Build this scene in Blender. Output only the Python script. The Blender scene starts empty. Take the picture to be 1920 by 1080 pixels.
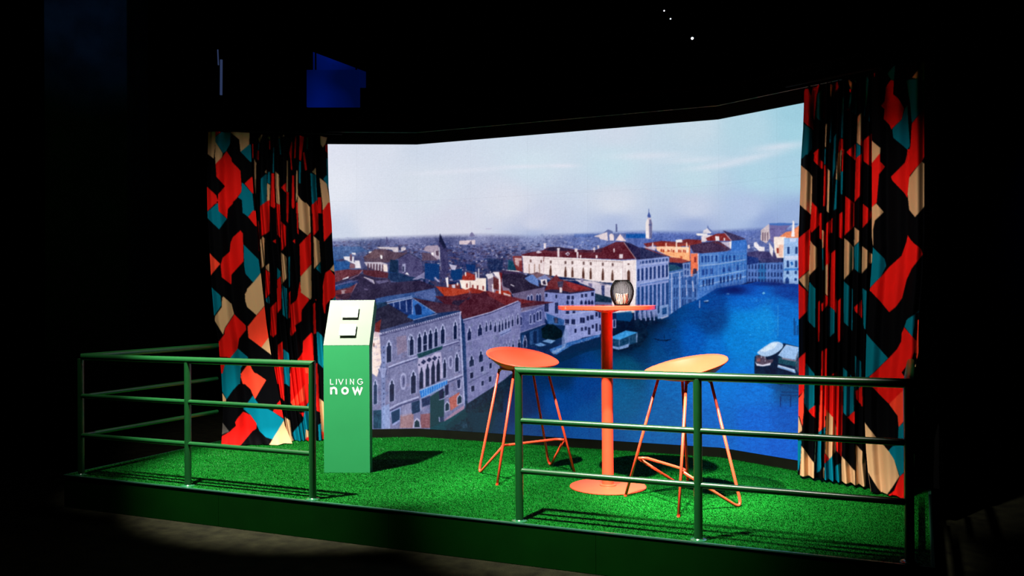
import bpy, bmesh, math, random
import numpy as np
from mathutils import Vector, Matrix

# ================================================================= camera, world, lights, exposure (tune here)
SC = bpy.context.scene
COL = SC.collection
F_PX = 1706.82                                    # focal length for a 1920 px wide frame
CAM = np.array([5.16416, -4.40432, 1.21136])      # z = 0 is the top of the stage
YAW, PITCH, ROLL = -0.4216, 0.0045, -0.0066

def cam_basis():
    f = np.array([math.sin(YAW) * math.cos(PITCH), math.cos(YAW) * math.cos(PITCH), math.sin(PITCH)])
    r = np.array([math.cos(YAW), -math.sin(YAW), 0.0]); u = np.cross(r, f)
    c, s = math.cos(ROLL), math.sin(ROLL)
    return c * r + s * u, -s * r + c * u, f
CR, CU, CF = cam_basis()
cd = bpy.data.cameras.new('camera'); cam = bpy.data.objects.new('camera', cd); COL.objects.link(cam)
cd.sensor_width = 36.0; cd.lens = F_PX / 1920 * 36.0; cd.clip_start = 0.05; cd.clip_end = 200
M = Matrix.Identity(4)
for i in range(3):
    M[i][0], M[i][1], M[i][2], M[i][3] = CR[i], CU[i], -CF[i], CAM[i]
cam.matrix_world = M
SC.camera = cam

world = bpy.data.worlds.new('dark hall'); SC.world = world; world.use_nodes = True
world.node_tree.nodes['Background'].inputs[0].default_value = (0.10, 0.22, 0.5, 1)
world.node_tree.nodes['Background'].inputs[1].default_value = 0.0015
SC.view_settings.view_transform = 'Standard'; SC.view_settings.look = 'None'
SC.view_settings.exposure = 0.0; SC.view_settings.gamma = 1.0; SC.view_settings.use_curve_mapping = False

def spot(name, loc, aim, watts, deg, blend, col, radius=0.05):
    l = bpy.data.lights.new(name, 'SPOT'); l.energy = watts; l.color = col; l.spot_size = math.radians(deg); l.spot_blend = blend; l.shadow_soft_size = radius
    o = bpy.data.objects.new(name, l); COL.objects.link(o); o.location = loc
    o.rotation_euler = (Vector(aim) - Vector(loc)).to_track_quat('-Z', 'Y').to_euler()
    return o
WARM = (1.0, 0.93, 0.84)
spot('stage_spot', (1.25, -0.90, 4.3), (1.45, 1.00, 0.0), 4000, 38, .5, WARM)
spot('stage_spot', (0.15, -0.55, 4.3), (0.22, 0.66, 0.2), 380, 24, .7, WARM)
spot('stage_spot', (3.10, -1.30, 4.3), (3.55, 0.95, 0.0), 3500, 36, .7, WARM)
spot('stage_spot', (4.05, -0.60, 4.3), (3.88, 0.80, 0.4), 4600, 19, .9, WARM)
spot('stage_spot', (4.35, -0.95, 4.3), (4.42, 0.70, 0.3), 850, 25, .6, WARM)  # added to carry light onto the right-hand railing
spot('kiosk_spot', (1.22, 0.20, 4.3), (1.68, 0.92, 1.0), 150, 15, .8, WARM)  # unseen lamp added to throw glare on the kiosk's sloped top
spot('curtain_spot', (2.2, -2.2, 4.2), (0.42, 1.5, 1.05), 680, 31, .8, WARM)
spot('curtain_spot', (3.6, -2.2, 4.2), (4.66, 1.5, 1.15), 760, 26, .8, WARM)
spot('hall_spot', (-1.6, 0.2, 6.2), (-3.75, 3.6, 4.5), 16, 34, .9, (0.08, 0.30, 1.0))  # unseen blue fill added to tint the far column
spot('hall_spot', (10.0, 12.0, 5.6), (9.3, 16.0, 3.2), 700, 60, .9, (0.05, 0.12, 1.0))  # unseen blue fill added for a dim tint on the back wall

# ================================================================= helpers
def camera_ray(px, py):
    return CF + CR * (px - 960) / F_PX - CU * (py - 540) / F_PX
def survey(px, py, n, c):
    """point of the plane n.P = c sighted at a surveyed spot of the frame"""
    d = camera_ray(px, py); n = np.asarray(n, float)
    return CAM + d * ((c - n @ CAM) / (n @ d))
def sight(P):
    q = np.asarray(P, float) - CAM
    z = q @ CF
    return 960 + F_PX * (q @ CR) / z, 540 - F_PX * (q @ CU) / z

def tag(o, label=None, cat=None, group=None, kind=None):
    if label: o['label'] = label
    if cat: o['category'] = cat
    if group: o['group'] = group
    if kind: o['kind'] = kind
    return o
def empty(name, loc=(0, 0, 0), rz=0.0):
    o = bpy.data.objects.new(name, None); COL.objects.link(o); o.location = loc; o.rotation_euler = (0, 0, rz); o.empty_display_size = .1
    return o
def link_mesh(name, me, mat=None, parent=None, smooth=False):
    if mat is not None: me.materials.append(mat)
    if smooth:
        me.polygons.foreach_set('use_smooth', [True] * len(me.polygons))
    o = bpy.data.objects.new(name, me); COL.objects.link(o)
    if parent is not None: o.parent = parent
    return o
def obj(name, bm, mat, parent=None, smooth=False, auto=None):
    me = bpy.data.meshes.new(name); bmesh.ops.recalc_face_normals(bm, faces=bm.faces[:]); bm.to_mesh(me); bm.free()
    o = link_mesh(name, me, mat, parent, smooth)
    if auto is not None:
        me.polygons.foreach_set('use_smooth', [True] * len(me.polygons))
        es = me.edges; 
        b2 = bmesh.new(); b2.from_mesh(me)
        for e in b2.edges:
            if len(e.link_faces) == 2 and e.calc_face_angle(0) > math.radians(auto): e.smooth = False
        b2.to_mesh(me); b2.free()
    return o
def box(bm, x0, x1, y0, y1, z0, z1, bev=0.0, mtx=None):
    r = bmesh.ops.create_cube(bm, size=1.0)
    vs = r['verts']
    for v in vs:
        v.co = Vector(((x0 + x1) / 2 + v.co.x * (x1 - x0), (y0 + y1) / 2 + v.co.y * (y1 - y0), (z0 + z1) / 2 + v.co.z * (z1 - z0)))
    if bev > 0:
        es = list({e for v in vs for e in v.link_edges})
        rr = bmesh.ops.bevel(bm, geom=es, offset=bev, segments=2, affect='EDGES', profile=.6)
        vs = list({v for f in rr['faces'] for v in f.verts} | {v for v in vs if v.is_valid})
    if mtx is not None:
        bmesh.ops.transform(bm, matrix=mtx, verts=[v for v in bm.verts] if len(bm.verts) == len(vs) else vs)
    return bm
def nb(): return bmesh.new()
def tube(bm, p0, p1, r, n0=None, n1=None, seg=20, cap=True):
    """round bar from p0 to p1; the end rings may lie in cut planes n0, n1 (mitres)"""
    p0, p1 = Vector(p0), Vector(p1); d = (p1 - p0).normalized()
    a = d.orthogonal().normalized(); b = d.cross(a)
    rings = []
    for p, n in ((p0, n0), (p1, n1)):
        n = Vector(n).normalized() if n is not None else d
        ring = []
        for i in range(seg):
            t = 2 * math.pi * i / seg; q = p + a * (r * math.cos(t)) + b * (r * math.sin(t))
            q = q + d * ((p - q).dot(n) / d.dot(n))
            ring.append(bm.verts.new(q))
        rings.append(ring)
    for i in range(seg):
        j = (i + 1) % seg; bm.faces.new((rings[0][i], rings[0][j], rings[1][j], rings[1][i]))
    if cap:
        bm.faces.new(rings[0][::-1]); bm.faces.new(rings[1])
def sweep(bm, pts, r, seg=14, closed=False):
    """round bar along a smooth path"""
    P = [Vector(p) for p in pts]; n = len(P); rings = []
    t0 = (P[1] - P[0]).normalized(); a = t0.orthogonal().normalized()
    for i in range(n):
        if closed: t = (P[(i + 1) % n] - P[i - 1]).normalized()
        else: t = (P[min(i + 1, n - 1)] - P[max(i - 1, 0)]).normalized()
        a = (a - t * a.dot(t)).normalized(); b = t.cross(a)
        rings.append([bm.verts.new(P[i] + a * (r * math.cos(2 * math.pi * k / seg)) + b * (r * math.sin(2 * math.pi * k / seg))) for k in range(seg)])
    m = n if closed else n - 1
    for i in range(m):
        A, B = rings[i], rings[(i + 1) % n]
        for k in range(seg):
            l = (k + 1) % seg; bm.faces.new((A[k], A[l], B[l], B[k]))
    if not closed:
        bm.faces.new(rings[0][::-1]); bm.faces.new(rings[-1])
def fillet(pts, rad, n=6):
    """polyline with rounded corners"""
    P = [Vector(p) for p in pts]; out = [P[0]]
    for i in range(1, len(P) - 1):
        rr = rad[i - 1] if isinstance(rad, (list, tuple)) else rad
        A, B, C = P[i - 1], P[i], P[i + 1]
        u, v = (A - B), (C - B); d = min(rr, u.length * .45, v.length * .45)
        s, e = B + u.normalized() * d, B + v.normalized() * d
        for k in range(n + 1):
            t = k / n; out.append(s * (1 - t) ** 2 + B * 2 * t * (1 - t) + e * t * t)
    out.append(P[-1])
    return out
def lathe(bm, prof, seg=48, c=(0, 0)):
    rings = []
    for r, z in prof:
        rings.append([bm.verts.new((c[0] + r * math.cos(2 * math.pi * k / seg), c[1] + r * math.sin(2 * math.pi * k / seg), z)) for k in range(seg)] if r > 1e-6 else [bm.verts.new((c[0], c[1], z))])
    for A, B in zip(rings[:-1], rings[1:]):
        for k in range(seg):
            l = (k + 1) % seg
            if len(A) == 1: bm.faces.new((A[0], B[l], B[k]))
            elif len(B) == 1: bm.faces.new((A[k], A[l], B[0]))
            else: bm.faces.new((A[k], A[l], B[l], B[k]))

# ================================================================= materials
def mat(name, col, rough=.5, spec=.5, metal=0.0, emit=None, es=0.0, coat=0.0, coat_r=.1, bump=None, var=None, sheen=0.0, trans=0.0):
    m = bpy.data.materials.new(name); m.use_nodes = True; nt = m.node_tree; b = nt.nodes['Principled BSDF']
    b.inputs['Base Color'].default_value = (*col, 1); b.inputs['Roughness'].default_value = rough
    b.inputs['Specular IOR Level'].default_value = spec; b.inputs['Metallic'].default_value = metal
    b.inputs['Coat Weight'].default_value = coat; b.inputs['Coat Roughness'].default_value = coat_r
    b.inputs['Sheen Weight'].default_value = sheen; b.inputs['Transmission Weight'].default_value = trans
    if emit: b.inputs['Emission Color'].default_value = (*emit, 1); b.inputs['Emission Strength'].default_value = es
    tc = nt.nodes.new('ShaderNodeTexCoord')
    if var:                                          # (scale, amount): slight procedural tone variation
        n = nt.nodes.new('ShaderNodeTexNoise'); n.inputs['Scale'].default_value = var[0]; n.inputs['Detail'].default_value = 6
        nt.links.new(tc.outputs['Object'], n.inputs['Vector'])
        r = nt.nodes.new('ShaderNodeMapRange'); r.inputs['From Min'].default_value = .3; r.inputs['From Max'].default_value = .7
        r.inputs['To Min'].default_value = 1 - var[1]; r.inputs['To Max'].default_value = 1 + var[1]
        nt.links.new(n.outputs['Fac'], r.inputs['Value'])
        mx = nt.nodes.new('ShaderNodeMix'); mx.data_type = 'RGBA'; mx.blend_type = 'MULTIPLY'; mx.inputs['Factor'].default_value = 1
        mx.inputs['A'].default_value = (*col, 1); nt.links.new(r.outputs['Result'], mx.inputs['B']); nt.links.new(mx.outputs['Result'], b.inputs['Base Color'])
    if bump:
        n = nt.nodes.new('ShaderNodeTexNoise'); n.inputs['Scale'].default_value = bump[0]; n.inputs['Detail'].default_value = 4
        nt.links.new(tc.outputs['Object'], n.inputs['Vector'])
        bp = nt.nodes.new('ShaderNodeBump'); bp.inputs['Strength'].default_value = bump[1]; bp.inputs['Distance'].default_value = .01
        nt.links.new(n.outputs['Fac'], bp.inputs['Height']); nt.links.new(bp.outputs['Normal'], b.inputs['Normal'])
    return m
M_BLACK = mat('black painted panel', (.0010, .0010, .0012), .8, .06, var=(3, .2))
M_HALL = mat('black hall wall', (.0015, .002, .003), .9, .05, bump=(4, .3))
M_CARPET = mat('dark hall carpet', (.0125, .0128, .0056), .95, .1, bump=(220, .9), var=(9, .55))
M_STAGE = mat('green painted stage board', (.0004, .0165, .0008), .7, .03, var=(6, .1))
M_TRIM = mat('green aluminium edge', (.05, .22, .13), .3, .6, metal=.6, var=(20, .05))
M_RAIL = mat('green gloss railing paint', (.004, .066, .013), .34, .5, var=(12, .06), coat=.5, coat_r=.32)
M_FLANGE = mat('green flange paint', (.015, .14, .05), .25, .7, var=(12, .05), coat=.4, coat_r=.15)
M_CORAL = mat('coral powder coat', (.80, .060, .022), .40, .4, var=(15, .04), bump=(900, .03))
M_KIOSK = mat('green satin lacquer', (.016, .240, .075), .5, .5, var=(5, .03))
M_SLOPE = mat('pale green slope board', (.150, .200, .152), .75, .1, var=(5, .03))  # glare of the slope is put into a paler base colour
M_WHITE = mat('white plastic', (.82, .82, .80), .35, .5, var=(10, .02))
M_LETTER = mat('white vinyl lettering', (.85, .85, .85), .6, .3, var=(30, .02))
M_WIRE = mat('black wire', (.001, .001, .001), .5, .1, var=(30, .1))
M_WAX = mat('cream candle wax', (.90, .78, .62), .5, .4, var=(20, .04), bump=(60, .05))
M_WICK = mat('burnt wick', (.02, .015, .01), .9, .1, var=(60, .2))
def mat_attr(name, attr, kind, rough=.6, **k):
    m = bpy.data.materials.new(name); m.use_nodes = True; nt = m.node_tree; b = nt.nodes['Principled BSDF']
    at = nt.nodes.new('ShaderNodeVertexColor'); at.layer_name = attr
    b.inputs['Roughness'].default_value = rough
    if kind == 'emit':
        b.inputs['Base Color'].default_value = (.004, .004, .004, 1); b.inputs['Specular IOR Level'].default_value = .1
        # the individual LEDs: a fine dot raster in the panel's own coordinates
        tc = nt.nodes.new('ShaderNodeTexCoord'); sx = nt.nodes.new('ShaderNodeSeparateXYZ'); nt.links.new(tc.outputs['UV'], sx.inputs[0])
        out = []
        for ax in ('X', 'Y'):
            mu = nt.nodes.new('ShaderNodeMath'); mu.operation = 'MULTIPLY'; mu.inputs[1].default_value = 2 * math.pi * k.get('dots', 64); nt.links.new(sx.outputs[ax], mu.inputs[0])
            s = nt.nodes.new('ShaderNodeMath'); s.operation = 'SINE'; nt.links.new(mu.outputs[0], s.inputs[0])
            q = nt.nodes.new('ShaderNodeMath'); q.operation = 'MULTIPLY_ADD'; q.inputs[1].default_value = k.get('amp', .05); q.inputs[2].default_value = 1.0; nt.links.new(s.outputs[0], q.inputs[0]); out.append(q)
        pr = nt.nodes.new('ShaderNodeMath'); pr.operation = 'MULTIPLY'; nt.links.new(out[0].outputs[0], pr.inputs[0]); nt.links.new(out[1].outputs[0], pr.inputs[1])
        nt.links.new(at.outputs['Color'], b.inputs['Emission Color']); nt.links.new(pr.outputs[0], b.inputs['Emission Strength'])
    else:
        nt.links.new(at.outputs['Color'], b.inputs['Base Color']); b.inputs['Specular IOR Level'].default_value = k.get('spec', .3)
        b.inputs['Sheen Weight'].default_value = k.get('sheen', 0)
        tc = nt.nodes.new('ShaderNodeTexCoord'); w = nt.nodes.new('ShaderNodeTexNoise'); w.inputs['Scale'].default_value = k.get('bs', 300)
        nt.links.new(tc.outputs['Object'], w.inputs['Vector']); bp = nt.nodes.new('ShaderNodeBump'); bp.inputs['Strength'].default_value = k.get('bump', .1); bp.inputs['Distance'].default_value = .004
        nt.links.new(w.outputs['Fac'], bp.inputs['Height']); nt.links.new(bp.outputs['Normal'], b.inputs['Normal'])
    return m
M_LED = mat_attr('LED emitting face', 'picture', 'emit', .6, dots=62, amp=.045)
M_CLOTH = mat_attr('printed curtain cloth', 'print', 'cloth', .75, spec=.03, bump=.12, bs=500)
M_TURF = mat_attr('artificial turf blades', 'blade', 'cloth', .5, spec=.22, bump=0.0)

def set_color(me, name, lin):
    ca = me.color_attributes.new(name, 'FLOAT_COLOR', 'POINT')
    a = np.ones((len(me.vertices), 4), np.float32); a[:, :3] = lin
    ca.data.foreach_set('color', a.ravel())
def grid_mesh(name, V, nu, nv, closed=False):
    """V: (nv, nu, 3) array"""
    me = bpy.data.meshes.new(name); me.vertices.add(nu * nv); me.vertices.foreach_set('co', V.reshape(-1, 3).astype(np.float32).ravel())
    i = np.arange(nu - 1)[None, :] + np.arange(nv - 1)[:, None] * nu
    q = np.stack([i, i + 1, i + 1 + nu, i + nu], -1).reshape(-1)
    nf = (nu - 1) * (nv - 1)
    me.loops.add(nf * 4); me.loops.foreach_set('vertex_index', q.astype(np.int32))
    me.polygons.add(nf); me.polygons.foreach_set('loop_start', (np.arange(nf) * 4).astype(np.int32))
    me.update(calc_edges=True)
    return me
def sample(img, x0, y0, X, Y):
    h, w = img.shape[:2]
    x = np.clip(X - x0 - .5, 0, w - 1.001); y = np.clip(Y - y0 - .5, 0, h - 1.001)
    xi, yi = x.astype(int), y.astype(int); fx, fy = (x - xi)[..., None], (y - yi)[..., None]
    return (img[yi, xi] * (1 - fx) + img[yi, xi + 1] * fx) * (1 - fy) + (img[yi + 1, xi] * (1 - fx) + img[yi + 1, xi + 1] * fx) * fy
# ---------------------------------------------------------------- flat print: a small polygon painter for the LED picture and the curtain pattern
class Canvas:
    """Colour raster in the design grid of a flat print; polygons are filled with 2x2 samples per cell."""
    def __init__(self, x0, y0, x1, y1, ss=2):
        self.x0, self.y0, self.ss = x0, y0, ss
        self.w, self.h = int((x1 - x0) * ss), int((y1 - y0) * ss)
        self.a = np.zeros((self.h, self.w, 3), np.float32)
        self.ox, self.oy, self.k = 0.0, 0.0, 1.0
        self.X = self.x0 + (np.arange(self.w) + .5) / ss
        self.Y = self.y0 + (np.arange(self.h) + .5) / ss
    def at(self, ox, oy, k=6.0):
        self.ox, self.oy, self.k = ox, oy, k
    def _tr(self, pts):
        p = np.asarray(pts, float).reshape(-1, 2)
        return np.c_[self.ox + p[:, 0] / self.k, self.oy + p[:, 1] / self.k]
    def mask(self, q):
        i0 = max(0, int((q[:, 0].min() - self.x0) * self.ss) - 1); i1 = min(self.w, int((q[:, 0].max() - self.x0) * self.ss) + 2)
        j0 = max(0, int((q[:, 1].min() - self.y0) * self.ss) - 1); j1 = min(self.h, int((q[:, 1].max() - self.y0) * self.ss) + 2)
        if i1 <= i0 or j1 <= j0: return None
        X = self.X[i0:i1][None, :]; Y = self.Y[j0:j1][:, None]
        m = np.zeros((j1 - j0, i1 - i0), bool)
        n = len(q)
        for a in range(n):
            xa, ya = q[a]; xb, yb = q[(a + 1) % n]
            if ya == yb: continue
            c = ((ya > Y) != (yb > Y)) & (X < (xb - xa) * (Y - ya) / (yb - ya) + xa)
            m ^= c
        return m, (slice(j0, j1), slice(i0, i1))
    def poly(self, col, *pts, al=1.0, raw=None):
        q = self._tr(pts) if raw is None else np.asarray(raw, float)
        r = self.mask(q)
        if r is None: return
        m, s = r
        v = self.a[s]
        v[m] = v[m] * (1 - al) + np.array(col, np.float32) * al
    def line(self, col, w, *pts, al=1.0):
        q = self._tr(pts)
        for a, b in zip(q[:-1], q[1:]):
            d = b - a; L = math.hypot(*d)
            if L < 1e-6: continue
            n = np.array([-d[1], d[0]]) / L * w / 2
            e = d / L * w * .15
            self.poly(col, raw=[a + n - e, b + n + e, b - n + e, a - n - e], al=al)
    def blob(self, col, cx, cy, sx, sy, al=1.0, ang=0.0):
        cx, cy = self.ox + cx / self.k, self.oy + cy / self.k
        X = self.X[None, :] - cx; Y = self.Y[:, None] - cy
        c, s = math.cos(ang), math.sin(ang)
        g = np.exp(-(((X * c + Y * s) / sx) ** 2 + ((-X * s + Y * c) / sy) ** 2))[..., None] * al
        self.a[:] = self.a * (1 - g) + np.array(col, np.float32) * g
    def down(self):
        s = self.ss
        h, w = self.h // s, self.w // s
        return self.a[:h * s, :w * s].reshape(h, s, w, s, 3).mean((1, 3))

def smooth_closed(pts, n=2):
    p = np.asarray(pts, float)
    for _ in range(n):
        q = np.roll(p, -1, 0)
        p = np.stack([p * .78 + q * .22, p * .22 + q * .78], 1).reshape(-1, 2)
    return p

def srgb_lin(a):
    a = np.clip(np.asarray(a, np.float64) / 255.0, 0, 1)
    return np.where(a <= .04045, a / 12.92, ((a + .055) / 1.055) ** 2.4)

def fnoise(rng, h, w, cell_y, cell_x):
    """smooth value noise in [-1,1]"""
    gy, gx = int(h / cell_y) + 3, int(w / cell_x) + 3
    g = rng.uniform(-1, 1, (gy, gx))
    y = np.arange(h) / cell_y; x = np.arange(w) / cell_x
    yi, xi = y.astype(int), x.astype(int); fy, fx = (y - yi)[:, None], (x - xi)[None, :]
    fy = fy * fy * (3 - 2 * fy); fx = fx * fx * (3 - 2 * fx)
    a = g[np.ix_(yi, xi)]; b = g[np.ix_(yi, xi + 1)]; c = g[np.ix_(yi + 1, xi)]; d = g[np.ix_(yi + 1, xi + 1)]
    return (a * (1 - fx) + b * fx) * (1 - fy) + (c * (1 - fx) + d * fx) * fy

def shepard(X, Y, pts, p=3.0, sx=1.0):
    out = np.zeros(X.shape + (3,)); ws = np.zeros(X.shape)
    for px, py, c in pts:
        w = 1.0 / (((X - px) * sx) ** 2 + (Y - py) ** 2 + 30.0) ** (p / 2)
        out += w[..., None] * np.array(c, float); ws += w
    return out / ws[..., None]
# ---------------------------------------------------------------- what the LED wall shows: a canal between old houses under a pale sky
def facade(cv, quad, cols, rows, col, wv=.5, hv=.55, arch=True, frame=None, fw=.35, u0=0.0, u1=1.0, skip=()):
    """rows of windows in the bilinear quad TL, TR, BR, BL (design grid); rows = list of (v_top, v_bottom)"""
    q = cv._tr(quad)
    def B(u, v):
        return (q[0] * (1 - u) + q[1] * u) * (1 - v) + (q[3] * (1 - u) + q[2] * u) * v
    def win(ua, ub, va, vb, c):
        um = (ua + ub) / 2
        if arch:
            k = va + (vb - va) * .22
            pts = [B(ua, vb), B(ua, k), B(ua * .7 + um * .3, va + (k - va) * .35), B(um, va), B(ub * .7 + um * .3, va + (k - va) * .35), B(ub, k), B(ub, vb)]
        else:
            pts = [B(ua, va), B(ub, va), B(ub, vb), B(ua, vb)]
        cv.poly(c, raw=pts)
    us = cols if isinstance(cols, (list, tuple)) else [(i + .5) / cols for i in range(cols)]
    step = (u1 - u0) / max(len(us), 1)
    for ri, (va, vb) in enumerate(rows):
        for ci, u in enumerate(us):
            if (ri, ci) in skip: continue
            uc = u0 + u * (u1 - u0); hw = step * wv / 2
            if frame is not None:
                e = hw * fw
                win(uc - hw - e, uc + hw + e, va - (vb - va) * .09, vb + (vb - va) * .05, frame)
            win(uc - hw, uc + hw, va, vb, col)

def paint_picture():
    rng = np.random.default_rng(7)
    cv = Canvas(470, 150, 1650, 900, 2)
    X, Y = np.meshgrid(cv.X, cv.Y)
    # sky, far haze and water as smooth colour fields
    sky = [(600, 270, (222, 226, 240)), (700, 270, (216, 222, 236)), (620, 350, (226, 230, 241)), (700, 420, (220, 224, 237)), (640, 440, (205, 214, 232)),
           (800, 270, (206, 216, 232)), (800, 350, (214, 222, 234)), (850, 430, (212, 214, 230)), (950, 380, (216, 220, 233)), (1000, 250, (204, 217, 232)),
           (1000, 310, (208, 224, 236)), (1000, 420, (205, 210, 229)), (1000, 440, (170, 184, 218)), (1150, 240, (206, 217, 232)), (1150, 310, (198, 222, 234)),
           (1150, 380, (212, 219, 233)), (1150, 420, (178, 192, 224)), (1300, 235, (198, 217, 230)), (1300, 330, (192, 218, 231)), (1300, 390, (198, 208, 230)),
           (1300, 425, (156, 174, 216)), (1400, 240, (180, 213, 228)), (1420, 330, (176, 212, 229)), (1400, 390, (178, 196, 228)), (1440, 420, (146, 168, 214)),
           (1500, 210, (158, 205, 222)), (1500, 250, (164, 210, 226)), (1490, 330, (170, 209, 228)), (1490, 400, (152, 176, 218)), (1560, 240, (160, 208, 226))]
    water = [(1250, 560, (0, 58, 125)), (1200, 590, (0, 44, 96)), (1330, 560, (0, 66, 150)), (1400, 560, (0, 100, 200)), (1400, 600, (0, 128, 214)), (1430, 600, (4, 132, 216)),
             (1330, 600, (0, 62, 135)), (1380, 640, (0, 122, 210)), (1400, 545, (0, 84, 190)), (1480, 545, (0, 58, 150)), (1470, 575, (0, 105, 200)), (1480, 620, (0, 112, 205)),
             (1440, 660, (0, 125, 212)), (1300, 640, (0, 84, 178)), (1250, 640, (0, 60, 130)), (1230, 660, (0, 66, 130)), (1200, 660, (0, 48, 96)), (1340, 655, (0, 105, 200)),
             (1180, 690, (0, 72, 110)), (1160, 740, (0, 86, 140)), (1050, 700, (0, 40, 90)), (1050, 760, (0, 62, 138)), (1100, 720, (0, 58, 134)), (980, 760, (0, 36, 88)),
             (1000, 800, (0, 58, 120)), (900, 780, (0, 44, 72)), (860, 800, (0, 40, 62)), (1100, 790, (0, 72, 145)), (1250, 700, (0, 100, 180)), (1250, 800, (0, 92, 165)),
             (1340, 720, (0, 112, 210)), (1340, 800, (0, 98, 192)), (1420, 720, (0, 112, 214)), (1420, 800, (0, 98, 208)), (1470, 840, (0, 92, 204)), (1480, 720, (0, 74, 140)),
             (1480, 790, (0, 84, 186)), (930, 720, (0, 28, 56)), (1300, 850, (0, 92, 180)), (700, 850, (0, 60, 70)), (1180, 640, (0, 20, 50))]
    hz = np.interp(cv.X, [470, 640, 760, 900, 1000, 1060, 1150, 1215, 1300, 1400, 1500, 1650], [452, 449, 444, 440, 443, 440, 436, 434, 436, 430, 426, 424])[None, :]
    step = 6
    sub = lambda P, **k: np.repeat(np.repeat(shepard(X[::step, ::step], Y[::step, ::step], P, **k), step, 0), step, 1)[:cv.h, :cv.w]
    S = sub(sky, p=3.2, sx=.8); Wt = sub(water, p=5.0)
    for A in (S, Wt):                                            # soften the coarse cells
        for _ in range(3):
            for ax in (0, 1):
                A[:] = (np.roll(A, 3, ax) + np.roll(A, -3, ax) + A * 1.0) / 3
    rip = fnoise(rng, cv.h, cv.w, 3.0, 11) * .6 + fnoise(rng, cv.h, cv.w, 2.0, 4) * .5
    amp = np.clip((X - 1050) / 250, .15, 1) * 20
    Wt = np.clip(Wt + (rip * amp)[..., None] * np.array([.1, .8, 1.0]), 0, 255)
    t = np.clip((Y - hz + 4) / 9, 0, 1)[..., None]
    city = sub([(640, 455, (118, 124, 166)), (760, 450, (124, 128, 172)), (900, 446, (134, 138, 178)), (1000, 448, (132, 142, 186)), (900, 470, (84, 88, 138)), (760, 470, (78, 82, 130)), (1000, 490, (82, 80, 124)),
                (700, 500, (58, 62, 102)), (850, 500, (52, 58, 108)), (640, 490, (46, 82, 138)), (930, 520, (40, 44, 82)), (800, 540, (34, 44, 84)), (1100, 445, (104, 122, 180)),
                (1250, 448, (84, 106, 176)), (1400, 446, (96, 116, 182)), (1400, 480, (60, 66, 120)), (1500, 450, (100, 112, 176)), (560, 500, (60, 70, 110))], p=3)
    cv.a[:] = S * (1 - t) + city * t
    # cloud streaks
    cv.at(0, 0, 1)
    for cx, cy, sx, sy, an, al in [(900, 318, 110, 4, -.06, .4), (985, 312, 40, 3, 0, .6), (1055, 311, 26, 3.5, 0, .8), (830, 324, 60, 4, -.05, .3), (1215, 292, 70, 7, -.03, .55),
                                   (1300, 300, 60, 6, -.06, .45), (1400, 298, 70, 7, -.2, .6), (1460, 275, 50, 7, -.12, .65), (1340, 312, 60, 5, -.1, .4), (650, 300, 60, 30, 0, .2)]:
        cv.blob((226, 228, 240), cx, cy, sx, sy, al, an)
    # ---- far city: hundreds of tiny walls, roofs and dormers
    def speck(n, xa, xb, ya, yb, cols, smin, smax):
        for _ in range(n):
            x = rng.uniform(xa, xb); y0 = ya + (yb - ya) * rng.uniform(0, 1)
            s = smin + (smax - smin) * (y0 - ya) / max(yb - ya, 1)
            w = s * rng.uniform(.6, 2.4); h = s * rng.uniform(.5, 1.1); c = cols[rng.integers(len(cols))]
            cv.poly(c, (x, y0), (x + w, y0 + rng.uniform(-.5, .5)), (x + w, y0 + h), (x, y0 + h), al=rng.uniform(.35, .9) * min(1, .35 + (y0 - 440) / 45))
    lightc = [(168, 170, 205), (205, 200, 216), (230, 224, 228), (150, 150, 190)]
    darkc = [(44, 52, 100), (60, 58, 96), (30, 44, 90), (70, 60, 92), (84, 66, 92), (48, 40, 70)]
    speck(420, 622, 1060, 444, 470, [(84, 92, 142), (120, 126, 172), (70, 82, 136), (140, 142, 184)], 2, 4)
    speck(1100, 740, 1010, 456, 535, darkc + darkc + [(34, 54, 108)], 2.5, 6)
    speck(330, 740, 1010, 452, 530, lightc, 1.2, 2.6)
    speck(260, 622, 760, 452, 486, darkc + [(60, 86, 140)], 2, 5)
    speck(70, 640, 760, 452, 484, lightc, 1.2, 2.4)
    speck(260, 1010, 1150, 438, 470, [(84, 98, 156), (70, 80, 132), (120, 130, 180), (60, 70, 120)], 2, 4)
    speck(80, 1010, 1110, 442, 468, lightc, 1.5, 2.5)
    speck(420, 1215, 1500, 434, 470, [(84, 104, 170), (60, 80, 150), (110, 124, 180), (56, 68, 124)], 2, 4.5)
    speck(130, 1215, 1500, 436, 470, lightc, 1.2, 3)
    cv.at(0, 0, 1); cv.poly((16, 36, 84), (840, 530), (1500, 470), (1500, 560), (1250, 600), (1000, 740), (840, 800))
    # left-hand hill and haze bank
    cv.at(600, 440, 10.667)
    cv.poly((70, 104, 158), (250, 250), (450, 235), (820, 240), (960, 340), (880, 420), (600, 440), (250, 520), al=.75)
    cv.poly((36, 84, 146), (250, 520), (600, 560), (560, 690), (250, 730))
    cv.poly((90, 92, 136), (600, 400), (900, 330), (1000, 560), (850, 700), (600, 560), al=.6)
    cv.poly((228, 222, 228), (470, 440), (595, 440), (600, 520), (700, 560), (690, 520), (790, 520), (820, 670), (705, 670), (700, 590), (590, 545), (540, 515), (490, 500))
    cv.poly((225, 220, 226), (640, 360), (715, 362), (715, 410), (630, 385))
    cv.poly((225, 220, 226), (645, 440), (675, 440), (680, 570), (640, 560))
    cv.poly((124, 84, 96), (600, 565), (695, 590), (700, 680), (590, 680))
    cv.poly((106, 78, 100), (600, 380), (640, 400), (640, 520), (600, 510))
    cv.poly((86, 66, 84), (1100, 290), (1300, 290), (1500, 350), (1780, 360), (1560, 480), (1350, 560), (900, 540), (870, 450))
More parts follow.
